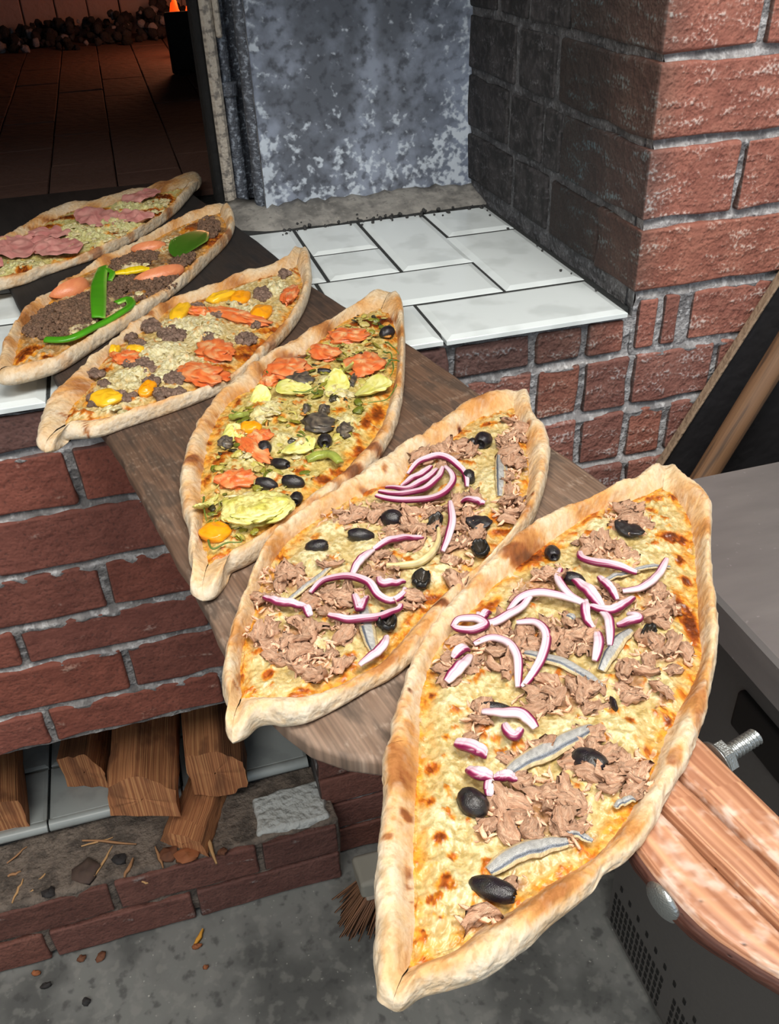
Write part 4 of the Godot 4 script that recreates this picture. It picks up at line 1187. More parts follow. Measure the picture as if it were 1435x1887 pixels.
func oven() -> void:
	# the black panel right of the mouth
	var w := structure("wall_back", "slate-grey sooty panel with white salt stains at the back of the recess", "wall")
	var v := PackedVector3Array()
	var uv := PackedVector2Array()
	var nz := noise(31, 6.0, 3)
	for i in 40:
		for j in 24:
			var p := Vector3(lerpf(0.196, 0.545, j / 23.0), lerpf(0.925, 1.6, i / 39.0), -0.54)
			p.z += 0.006 * nz.get_noise_2d(p.x, p.y) + 0.010 * exp(-pow((p.x - 0.196) / 0.016, 2.0))
			v.append(p)
			uv.append(Vector2(j / 23.0, 1.0 - i / 39.0))
	var ix := grid_index(40, 24)
	var b := v.size()
	for q in [Vector2(0.196, 0.925), Vector2(0.545, 0.925), Vector2(0.545, 1.6), Vector2(0.196, 1.6)]:
		v.append(Vector3(q.x, q.y, -0.60))
		uv.append(Vector2(0.1, 0.1))
	ix.append_array([b, b + 2, b + 1, b, b + 3, b + 2])
	for s in [[0, 23, b, b + 1], [23, 959, b + 1, b + 2], [959, 936, b + 2, b + 3], [936, 0, b + 3, b]]:
		ix.append_array([s[0], s[2], s[1], s[1], s[2], s[3]])
	part(w, "panel", mk(v, ix, PackedColorArray(), uv), M.panel)
	# rounded concrete fillet where the panel meets the tiles
	var pf := PackedVector3Array()
	for i in 40:
		var x := lerpf(0.13, 0.55, i / 39.0)
		pf.append(Vector3(x, 0.922, -0.515 + 0.02 * (0.55 - x) - 0.05 * smoothstep(0.2, 0.13, x)))
	var wc := Color.WHITE
	var nf := noise(77, 30.0, 2)
	part(w, "fillet", sweep(pf, [[-0.04, -0.02, wc], [-0.04, 0.022, wc], [-0.012, 0.017, wc], [0.02, 0.010, wc], [0.045, 0.005, wc], [0.052, -0.02, wc]], func(t: float) -> float: return 1.0 + 0.12 * nf.get_noise_1d(t), func(t: float) -> float: return 1.0 + 0.3 * nf.get_noise_1d(t + 3.0)), M.sill)
	# frame of the oven door
	var f := thing("oven_door_frame", "weathered metal frame of posts and a hinge bar at the right side of the oven mouth", "frame", Vector3(0.16, 0.93, -0.60))
	var o := f.position
	part(f, "post", chamfer_box(Vector3(0.018, 0.66, 0.05), 0.004), M.frame_lit, Vector3(-0.010, 0.33, -0.01))
	part(f, "edge_strip", chamfer_box(Vector3(0.012, 0.66, 0.06), 0.003), M.soot, Vector3(-0.025, 0.33, -0.02))
	part(f, "backing_strip", chamfer_box(Vector3(0.05, 0.66, 0.02), 0.003), M.frame_dark, Vector3(0.022, 0.33, -0.035))
	part(f, "hinge_bar", bar(Vector3(0.010, 0.0, 0.0), Vector3(0.010, 0.165, 0.0), 0.0105, 0.0095, 14, 10, 0.06, 3), M.frame_dark)
	part(f, "hinge_knuckle", bar(Vector3(0.010, 0.16, 0.0), Vector3(0.010, 0.18, 0.0), 0.0125, 0.0125, 14, 4, 0.05, 4), M.frame_dark)
	part(f, "hinge_bar", bar(Vector3(0.009, 0.18, -0.006), Vector3(0.009, 0.66, -0.006), 0.008, 0.008, 12, 10, 0.04, 5), M.frame_dark)
	part(f, "guide_strip", chamfer_box(Vector3(0.009, 0.36, 0.012), 0.002), M.frame_lit, Vector3(0.004, 0.42, 0.012))
	part(f, "door_roll", bar(Vector3(0.036, 0.0, 0.045), Vector3(0.036, 0.66, 0.045), 0.013, 0.0125, 14, 24, 0.12, 6), M.frame_dark)
	# inside of the oven
	var inn := structure("oven_chamber", "dark brick chamber of the oven", "oven")
	for q in [[Vector3(2.6, 0.1, 3.2), Vector3(-0.1, 0.868, -2.16)], [Vector3(2.6, 0.1, 3.2), Vector3(-0.1, 1.60, -2.16)], [Vector3(0.1, 0.9, 3.2), Vector3(-1.3, 1.26, -2.16)], [Vector3(0.1, 0.9, 3.2), Vector3(1.1, 1.26, -2.16)], [Vector3(2.6, 0.9, 0.1), Vector3(-0.1, 1.26, -3.72)]]:
		part(inn, "lining", chamfer_box(q[0], 0.004), M.soot, q[1])
	part(inn, "jamb", rough_box(Vector3(0.5, 0.66, 0.30), 0.01, 0.01, Vector3i(3, 4, 3), 7, null, Vector3.ZERO, 12.0), M.soot, Vector3(0.405, 1.26, -0.78))
	part(inn, "jamb", chamfer_box(Vector3(0.6, 0.66, 0.1), 0.004), M.soot, Vector3(-1.03, 1.26, -0.62))
	part(inn, "sill", chamfer_box(Vector3(0.90, 0.05, 0.2), 0.006), M.soot, Vector3(-0.30, 0.894, -0.55))
	for i in 9:
		var z1 := -0.62 - i * 0.285
		for j in 11:
			var x0 := -0.66 + j * 0.1165 + (0.0 if j % 2 == 0 else 0.0)
			var off := 0.11 * (j % 2)
			rng.seed = 900 + i * 20 + j
			part(inn, "floor_tile", chamfer_box(Vector3(0.1145, 0.02, 0.282), 0.0018, 0.0015), M.oven_tile, Vector3(x0, 0.918 + rng.randf_range(-0.0012, 0.0012), z1 - 0.14 - off))
	for j in 14:
		rng.seed = 1200 + j
		part(inn, "wall_brick", chamfer_box(Vector3(0.113, 0.36, 0.06), 0.004, 0.004), M.oven_brick, Vector3(-0.9 + j * 0.1165, 1.10, -3.16))
	# the fire, seen past a black iron screen
	var scr := thing("fire_screen", "black iron screen in front of the oven fire", "screen", Vector3(0.30, 0.929, -2.02))
	part(scr, "plate", chamfer_box(Vector3(0.24, 0.155, 0.02), 0.004), M.soot, Vector3(0, 0.0775, 0))
	part(scr, "foot", chamfer_box(Vector3(0.03, 0.012, 0.10), 0.003), M.soot, Vector3(-0.09, 0.006, 0))
	part(scr, "foot", chamfer_box(Vector3(0.03, 0.012, 0.10), 0.003), M.soot, Vector3(0.09, 0.006, 0))
	var fire := thing("fire", "orange wood fire glowing at the right inside the dark oven", "fire", Vector3(0.36, 0.93, -2.42))
	var fm := mat(Color(0.9, 0.35, 0.08), 0.9)
	fm.emission_enabled = true
	fm.emission = Color(1.0, 0.30, 0.06)
	fm.emission_energy_multiplier = 0.7
	for k in 7:
		rng.seed = 70 + k
		var hh := rng.randf_range(0.12, 0.26)
		part(fire, "flame", blob(Vector3(0.035, hh * 0.5, 0.03), 12, 10, 0.25, 0.12, k, func(p: Vector3, d: Vector3) -> Vector3: return Vector3(p.x * (1.05 - 0.75 * (d.y * 0.5 + 0.5)), p.y, p.z * (1.05 - 0.75 * (d.y * 0.5 + 0.5)))), fm, Vector3(-0.12 + k * 0.045, hh * 0.5, rng.randf_range(-0.04, 0.04)))
	var fl := OmniLight3D.new()
	fl.name = "fire_light"
	add_child(fl)
	fl.position = Vector3(0.30, 1.16, -2.40)
	fl.light_color = Color(1.0, 0.66, 0.48)
	fl.light_energy = 0.075
	fl.light_size = 0.08
	fl.omni_range = 6.0
	fl.omni_attenuation = 2.0
	fl.shadow_enabled = true

	# embers, ash and a small fire deep inside
	var heap := [PackedVector3Array(), PackedInt32Array(), PackedColorArray()]
	rng.seed = 55
	for k in 420:
		var r := rng.randf_range(0.006, 0.022)
		var t := rng.randf()
		var at := Vector3(lerpf(-0.6, 0.35, t) + rng.randfn(0, 0.02), 0.93 + r * 0.4, -2.95 + rng.randfn(0, 0.07))
		at.y += maxf(0.0, 0.08 - absf(at.z + 2.98) * 0.5) * rng.randf() * (0.4 + t)
		append_mesh(heap, blob_arrays(Vector3.ONE * r, 5, 6, 0.5, 0.2, k), Transform3D(Basis.from_euler(Vector3(rng.randf() * 6, rng.randf() * 6, 0)), at), Color(0.035, 0.034, 0.038) * (rng.randf_range(0.3, 1.0) if rng.randf() > 0.12 else 6.0))
	var ash := part(self, "ash_heap", mk(heap[0], heap[1], heap[2]), M.ash)
	tag(ash, "grey ash and coals along the far oven wall", "ash")
	ash.set_meta("kind", "stuff")



# a glazed tile with a wide sloping rim
func bevel_tile(sx: float, sz: float, th := 0.008, rim := 0.009, drop := 0.0026) -> ArrayMesh:
	var v := PackedVector3Array()
	var rings := [[0.0, -th], [0.0, -drop - 0.0006], [0.0006, -drop], [rim, 0.0], [minf(sx, sz) * 0.5, 0.0]]
	for g in rings:
		var hx := maxf(sx * 0.5 - g[0], 0.0002)
		var hz := maxf(sz * 0.5 - g[0], 0.0002)
		for q in [[-1, -1], [1, -1], [1, 1], [-1, 1]]:
			v.append(Vector3(q[0] * hx, g[1], q[1] * hz))
	var ix := grid_index(5, 4, true)
	ix.append_array([16, 17, 18, 16, 18, 19, 0, 2, 1, 0, 3, 2])
	return mk(v, ix, PackedColorArray(), PackedVector2Array(), true, true)


func ledge() -> void:
	var l := structure("ledge", "ledge of white bevelled tiles in front of the oven mouth", "ledge")
	part(l, "grout", chamfer_box(Vector3(1.30, 0.02, 0.548), 0.003), M.grout, Vector3(-0.115, 0.9145, -0.286))
	var rects := [[0.302, 0.523, -0.106, 0.005], [0.090, 0.299, -0.106, 0.005], [0.419, 0.525, -0.332, -0.110], [0.424, 0.525, -0.452, -0.336], [0.207, 0.416, -0.220, -0.110], [0.322, 0.420, -0.452, -0.224],
		[0.224, 0.318, -0.324, -0.224], [0.224, 0.318, -0.452, -0.328], [-0.117, 0.087, -0.106, 0.005], [-0.006, 0.203, -0.220, -0.110], [0.118, 0.220, -0.452, -0.224], [-0.331, -0.120, -0.106, 0.005],
		[-0.544, -0.334, -0.106, 0.005], [-0.754, -0.547, -0.106, 0.005], [-0.216, -0.010, -0.224, -0.110], [-0.430, -0.220, -0.224, -0.110], [-0.643, -0.433, -0.224, -0.110], [-0.095, 0.114, -0.335, -0.228],
		[-0.309, -0.099, -0.335, -0.228], [-0.522, -0.312, -0.335, -0.228], [-0.736, -0.526, -0.335, -0.228], [-0.095, 0.114, -0.452, -0.339], [-0.309, -0.099, -0.452, -0.339], [-0.522, -0.312, -0.452, -0.339], [-0.736, -0.526, -0.452, -0.339]]
	for q in rects:
		rng.seed = int(q[0] * 1000 + q[2] * 7000) + 9000
		part(l, "tile", bevel_tile(q[1] - q[0] - 0.001, q[3] - q[2] - 0.001), M.tile, Vector3((q[0] + q[1]) / 2, 0.928 + rng.randf_range(-0.0006, 0.0004), (q[2] + q[3]) / 2))
	# crumbs of soot along the back of the tiles
	var st := [PackedVector3Array(), PackedInt32Array(), PackedColorArray()]
	rng.seed = 77
	for k in 60:
		var x := rng.randf_range(0.2, 0.52)
		append_mesh(st, blob_arrays(Vector3.ONE * rng.randf_range(0.001, 0.0032), 4, 5, 0.5, 0.2, k), Transform3D(Basis(), Vector3(x, 0.929, -0.445 + rng.randfn(0, 0.012))), Color(0.03, 0.03, 0.03))
	for k in 9:
		append_mesh(st, blob_arrays(Vector3.ONE * rng.randf_range(0.001, 0.002), 4, 5, 0.5, 0.2, k), Transform3D(Basis(), Vector3(0.519 - absf(rng.randfn(0, 0.006)), 0.929, rng.randf_range(-0.43, -0.03))), Color(0.035, 0.033, 0.032))
	var cr := part(self, "soot_crumbs", mk(st[0], st[1], st[2]), M.plain)
	tag(cr, "black soot crumbs along the back edge of the white tiles", "soot")
	cr.set_meta("kind", "stuff")


func niche() -> void:
	var c := structure("trim_1", "low brick kerb in front of the firewood niche", "kerb")
	part(c, "core", rough_box(Vector3(1.315, 0.136, 0.150), 0.006, 0.008, Vector3i(60, 3, 7), 3, null, Vector3.ZERO, 26.0), M.dust, Vector3(-0.530, 0.079, -0.083))
	for r in 2:
		var y0 := 0.0 + r * 0.072
		row(c, bond(-1.2, 0.128, -0.99 if r == 0 else -1.10), y0, y0 + 0.073, 0.0, 200 + r, 0.005, 0.06)
	part(c, "mortar_patch", rough_box(Vector3(0.112, 0.020, 0.072), 0.006, 0.008, Vector3i(5, 2, 4), 8, null, Vector3(3, 1, 2), 40.0), M.limewash, Vector3(0.060, 0.1455, -0.048))
	var f := structure("trim_2", "white tiled floor of the firewood niche", "floor")
	part(f, "grout", chamfer_box(Vector3(1.32, 0.03, 0.52), 0.003), M.grout, Vector3(-0.545, 0.152, -0.38))
	for j in 7:
		var x1 := 0.106 - j * 0.2045 + (0.0 if j == 0 else 0.0)
		for k in 4:
			part(f, "tile", bevel_tile(0.200, 0.108, 0.012, 0.005, 0.002), M.tile_dirty, Vector3(x1 - 0.102, 0.1755, -0.172 - k * 0.1125))
		part(f, "edge_tile", bar(Vector3(x1 - 0.203, 0.167, -0.117), Vector3(x1 - 0.002, 0.167, -0.117), 0.0095, 0.0095, 10, 2), M.tile_dirty)
	var w := structure("wall_niche", "dark inside of the firewood niche", "wall")
	part(w, "back_wall", chamfer_box(Vector3(1.5, 0.46, 0.06), 0.003), M.niche, Vector3(-0.53, 0.23, -0.67))
	part(w, "top", chamfer_box(Vector3(1.5, 0.42, 0.54), 0.003), M.niche, Vector3(-0.45, 0.665, -0.375))
	part(w, "side_wall", chamfer_box(Vector3(0.1, 0.46, 0.7), 0.003), M.niche, Vector3(-1.25, 0.23, -0.36))
	# the pier to the right of the niche
	var p := structure("wall_lower_pier", "brick pier to the right of the firewood niche", "wall")
	part(p, "core", chamfer_box(Vector3(1.088, 0.46, 0.55), 0.003), M.niche, Vector3(0.656, 0.23, -0.335))
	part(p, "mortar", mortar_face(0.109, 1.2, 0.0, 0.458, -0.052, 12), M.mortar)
	var lv := [0.0, 0.066, 0.132, 0.200, 0.262, 0.325, 0.39, 0.455]
	for r in 7:
		row(p, bond(0.106, 1.2, 0.328 if r % 2 == 0 else 0.218), lv[r], lv[r + 1], -0.046, 300 + r, 0.004)


# a split log: a rough prism of the given cross-section along -z
func split_log(sec: PackedVector2Array, length: float, sd: int, bark: Array) -> ArrayMesh:
	var nz := noise(sd, 14.0, 3)
	var v := PackedVector3Array()
	var col := PackedColorArray()
	var uv := PackedVector2Array()
	var ring := PackedVector2Array()
	var barky := PackedFloat32Array()
	for i in sec.size():
		for k in 5:
			ring.append(sec[i].lerp(sec[(i + 1) % sec.size()], k / 5.0))
			barky.append(1.0 if i in bark else 0.0)
	var n := ring.size()
	var rows := 16
	for i in rows + 4:
		var t := clampf((i - 2.0) / (rows - 1), 0.0, 1.0)
		var cap := i < 2 or i > rows + 1
		for j in n:
			var s := ring[j] * (1.0 + 0.12 * nz.get_noise_3d(ring[j].x * 3, ring[j].y * 3, t * 0.3))
			if i == 0 or i == rows + 3:
				s *= 0.02
			var zz := -t * length + 0.006 * nz.get_noise_2d(s.x * 4.0, s.y * 4.0) + 0.18 * s.x
			v.append(Vector3(s.x, s.y, zz))
			uv.append(Vector2(s.x * 2.2 + 0.3, s.y * 0.9 + sd * 0.07) if cap else Vector2(float(j) / n * 0.8, t * length * 1.5 + sd * 0.13))
			var c := Color(1, 1, 1).lerp(Color(0.42, 0.40, 0.38), barky[j])
			if cap:
				c = Color(1.25, 1.15, 1.0)
			col.append(c)
	return mk(v, grid_index(rows + 4, n, true), col, uv)


func firewood() -> void:
	var A := func(q: Array) -> PackedVector2Array:
		var o := PackedVector2Array()
		for i in range(0, q.size(), 2):
			o.append(Vector2(q[i], q[i + 1]))
		return o
	# [section, length, at, turn about y, pitch, bark sides, label]
	var logs := [
		[[-0.065, -0.03, 0.042, -0.03, 0.042, 0.03, -0.04, 0.045], 0.40, Vector3(-0.372, 0.206, -0.122), 0.10, 0.0, [], "orange-brown split log on the niche tiles, at the left edge of the picture"],
		[[-0.035, -0.035, 0.03, -0.035, 0.032, 0.0, 0.01, 0.045, -0.035, 0.03], 0.36, Vector3(-0.240, 0.212, -0.165), -0.12, 0.0, [3], "short split log with a pale edge at the left of the log heap"],
		[[-0.055, -0.035, 0.048, -0.04, 0.052, 0.02, 0.0, 0.055, -0.045, 0.03], 0.40, Vector3(-0.152, 0.238, -0.062), -0.10, 0.0, [], "large reddish split log with a slanting cut end in the middle of the log heap"],
		[[-0.04, -0.05, 0.02, -0.055, 0.046, -0.025, 0.046, 0.025, 0.01, 0.05, -0.04, 0.04], 0.42, Vector3(-0.042, 0.232, -0.082), -0.08, 0.0, [1, 2, 3], "rounded grey-barked log at the right of the log heap"],
		[[-0.045, -0.016, 0.04, -0.018, 0.03, 0.016, -0.02, 0.020], 0.17, Vector3(-0.108, 0.160, -0.026), -0.40, 0.0, [], "small yellowish wedge of wood under the log heap"],
		[[-0.028, -0.04, 0.028, -0.04, 0.028, 0.04, -0.028, 0.04], 0.3, Vector3(0.072, 0.218, -0.23), 0.0, 0.0, [0, 1], "dark log behind the rounded end of the peel"],
		[[-0.05, -0.04, 0.05, -0.04, 0.04, 0.04, -0.04, 0.04], 0.3, Vector3(-0.115, 0.345, -0.22), -0.2, 0.0, [1], "brown log lying on top of the log heap under the brick wall"]]
	for q in logs:
		var t := thing("firewood_log", q[6], "firewood", q[2], "firewood logs in the niche")
		t.rotation = Vector3(q[4], q[3], 0)
		part(t, "split_wood", split_log(A.call(q[0]), q[1], int(q[2].x * 1000) + 700, q[5]), M.log)
	var sp: Array = [
		[-340, -104, -367, -83, 146.0, 4, 0, "thin pale splinter on the kerb near the left edge of the picture"],
		[-312, -47, -333, -19, 146.0, 6, 1, "bright splinter on the kerb, right of a parallel yellowish one"],
		[-342, -47, -357, -13, 146.0, 5, 1, "long yellowish splinter lowest at the left of the kerb"],
		[-213, -64, -241, -19, 146.0, 5, 1, "pale straight splinter pointing down left from the log heap"],
		[-184, -31, -198, -5, 146.0, 8, 0, "short thick splinter on the kerb below the middle log"],
		[-256, -87, -176, -53, 150.0, 5, 0, "long stick lying level in front of the large reddish log"],
		[-259, -76, -210, -77, 149.0, 4, 1, "thin crossing splinter by the left end of the level stick"],
		[-80, -75, -64, 18, 150.0, 9, 1, "long pale stick running from the grey-barked log over the kerb"],
		[-107, 21, -123, 44, 2.0, 9, 2, "bright yellow splinter alone on the concrete floor"],
		[-366, -60, -347, -60, 146.0, 6, 0, "small flat splinter at the far left of the kerb"],
		[-174, 11, -165, 18, 146.0, 4, 1, "tiny pale splinter at the middle of the kerb edge"],
		[-150, -43, -141, -2, 147.0, 6, 0, "curved splinter below the small wedge of wood"]]
	for q in sp:
		var a := Vector3(q[0], q[4], q[1]) / 1000.0
		var b := Vector3(q[2], q[4], q[3]) / 1000.0
		var pth := PackedVector3Array()
		rng.seed = int(q[0] * 3 + q[1])
		for i in 6:
			pth.append(a.lerp(b, i / 5.0) - a + Vector3(rng.randfn(0, 0.0007), 0.0008 + rng.randf() * 0.0006, rng.randfn(0, 0.0007)))
		var w: float = q[5] / 1000.0
		var tone: Color = [lin(0.62, 0.46, 0.32), lin(0.74, 0.58, 0.40), lin(0.86, 0.62, 0.24), lin(0.42, 0.26, 0.17)][q[6]]
		var o := part(self, "wood_splinter", sweep(pth, [[-0.5, 0.0, tone], [-0.3, 0.6, tone], [0.2, 0.7, tone], [0.5, 0.0, tone]], func(s: float) -> float: return w * (0.25 + 0.75 * sin(PI * clampf(s, 0.06, 0.94))), func(_s: float) -> float: return w * 0.7), M.plain, a)
		tag(o, q[7], "splinter", "wood splinters on the kerb and floor")
	var ch: Array = [
		[-252, -32, 20, 24, 146.0, 1, "grey bark chunk on the kerb left of the pale straight splinter"],
		[-204, -36, 12, 13, 146.0, 3, "dark chip on the kerb below the large reddish log"],
		[-104, -12, 22, 18, 146.0, 2, "reddish wood chip on the kerb under the small wedge"],
		[-130, -23, 16, 16, 146.0, 0, "brown bark chip left of the reddish wood chip"],
		[-305, -11, 11, 11, 146.0, 3, "black crumb on the kerb at the left"],
		[-119, 46, 9, 5, 2.0, 2, "brown crumb touching the bright yellow splinter on the floor"],
		[-291, 12, 8, 6, 2.0, 0, "dark brown flake on the floor, left of two near the kerb"],
		[-263, 18, 10, 9, 2.0, 0, "dark brown flake on the floor, right of two near the kerb"],
		[-358, 15, 7, 5, 2.0, 2, "small orange chip on the floor at the left"],
		[-343, 40, 10, 6, 2.0, 3, "blackish flake on the floor below the small orange chip"],
		[-285, 81, 7, 7, 2.0, 3, "round black crumb on the floor, left of a pair"],
		[-110, 83, 5, 4, 2.0, 2, "tiny orange crumb on the floor below the yellow splinter"],
		[-52, -3, 8, 8, 146.0, 0, "small dark crumb on the kerb right of the long pale stick"]]
	for q in ch:
		var tone: Color = [lin(0.40, 0.25, 0.17), lin(0.30, 0.24, 0.21), lin(0.55, 0.33, 0.2), lin(0.16, 0.15, 0.15)][q[5]]
		var o := part(self, "bark_chip", blob(Vector3(q[2] * 0.85, 0.0045, q[3] * 0.8) * Vector3(0.001, 1, 0.001), 6, 9, 0.75, 0.3, int(q[0]), null, func(p: Vector3, d: Vector3) -> Color: return tone * (0.8 + 0.4 * absf(sin(p.x * 900.0)))), M.plain, Vector3(q[0], q[4] + 3.0, q[1]) / 1000.0)
		tag(o, q[6], "bark", "bark chips on the kerb and floor")


func counter() -> void:
	var t := thing("steel_counter", "grey steel worktop on a dark metal cabinet to the right of the peel", "counter", Vector3(0.85, 0, 0.72))
	var o := t.position
	part(t, "worktop", chamfer_box(Vector3(0.83, 0.045, 1.13), 0.004), M.steel, Vector3(0.852, 0.7775, 0.735) - o)
	part(t, "cabinet", chamfer_box(Vector3(0.75, 0.68, 1.08), 0.004), M.steel_dark, Vector3(0.871, 0.36, 0.735) - o)
	part(t, "recess", chamfer_box(Vector3(0.72, 0.06, 1.06), 0.003), M.black, Vector3(0.876, 0.727, 0.735) - o)
	part(t, "plinth", chamfer_box(Vector3(0.74, 0.022, 1.07), 0.003), M.steel_dark, Vector3(0.872, 0.011, 0.735) - o)
	part(t, "grip", rough_box(Vector3(0.012, 0.05, 0.10), 0.005, 0.0, Vector3i(1, 2, 3), 1), M.black, Vector3(0.494, 0.64, 0.40) - o)
	var slot := chamfer_box(Vector3(0.002, 0.0105, 0.0066), 0.0009)
	for i in 26:
		if i in [13, 14]:
			continue
		for j in 5:
			part(t, "vent_slot", slot, M.black, Vector3(0.4958, 0.034 + j * 0.0155, 0.212 + i * 0.0108) - o)
	for i in 12:
		part(t, "vent_slot", slot, M.black, Vector3(0.4958, 0.128, 0.222 + i * 0.024) - o)


func broom_and_sheet() -> void:
	var s := thing("metal_sheet", "dark metal sheet with a worn brown edge leaning behind the wooden pole", "sheet", Vector3(0.70, 0.05, 0.010))
	var dir := Vector2(0.468, 0.884)
	var side := Vector2(0.884, -0.468)
	var c := Vector2(0.35, 0.263)
	var q := [c, c + dir * 1.15, c + dir * 1.15 + side * 0.56, c + side * 0.56]
	var mk_plate := func(pts: Array, y0: float, y1: float) -> ArrayMesh:
		var pl := PackedVector2Array()
		for p: Vector2 in pts:
			pl.append(Vector2(p.x, -p.y) - Vector2(0.70, -0.05))
		return plate(pl, y0, y1, 0.0015)
	var face := part(s, "plate", mk_plate.call(q, 0.0, 0.006), M.sheet)
	face.rotation.x = PI / 2
	var lip := part(s, "worn_edge", mk_plate.call([c - side * 0.002, c + dir * 1.15 - side * 0.002, c + dir * 1.15 + side * 0.002, c + side * 0.002], -0.001, 0.011), M.sheet_edge)
	lip.rotation.x = PI / 2
	var b := thing("broom", "broom with a wooden pole leaning right, its brown bristles on the floor beside the kerb", "broom", Vector3(0.32, 0, 0.07))
	var o := b.position
	part(b, "pole", bar(Vector3(0.325, 0.09, 0.070) - o, Vector3(1.03, 1.54, 0.040) - o, 0.0155, 0.0145, 18, 30, 0.02, 4), M.pole)
	part(b, "head", rough_box(Vector3(0.36, 0.038, 0.055), 0.008, 0.003, Vector3i(12, 2, 3), 5), M.broomhead, Vector3(0.315, 0.100, 0.07) - o)
	part(b, "band", rough_box(Vector3(0.345, 0.014, 0.05), 0.004, 0.002, Vector3i(12, 1, 3), 6), M.band, Vector3(0.315, 0.078, 0.07) - o)
	var br := [PackedVector3Array(), PackedInt32Array(), PackedColorArray()]
	rng.seed = 31
	for k in 1500:
		var u := rng.randf_range(-1, 1)
		var w := rng.randf_range(-1, 1)
		var p0 := Vector3(0.315 + u * 0.168, 0.074, 0.07 + w * 0.022) - o
		var p1 := Vector3(0.315 + u * 0.212 + rng.randfn(0, 0.004), 0.001 + rng.randf() * 0.006, 0.07 + w * 0.040 + rng.randfn(0, 0.003)) - o
		var sd := Vector3(0.0011, 0, 0.0006)
		var v: PackedVector3Array = br[0]
		var ix: PackedInt32Array = br[1]
		var cc: PackedColorArray = br[2]
		var n := v.size()
		var tone := lin(0.52, 0.37, 0.27) * rng.randf_range(0.55, 1.25)
		for e in [p0 - sd, p0 + sd, p0 + Vector3(0, 0, 0.0016), p1 - sd, p1 + sd, p1 + Vector3(0, 0, 0.0016)]:
			v.append(e)
			cc.append(tone)
		ix.append_array([n, n + 1, n + 3, n + 1, n + 4, n + 3, n + 1, n + 2, n + 4, n + 2, n + 5, n + 4, n + 2, n, n + 5, n, n + 3, n + 5])
		br[0] = v
		br[1] = ix
		br[2] = cc
	var bm := part(b, "bristles", mk(br[0], br[1], br[2]), M.plain)
	bm.set_meta("kind", "stuff")


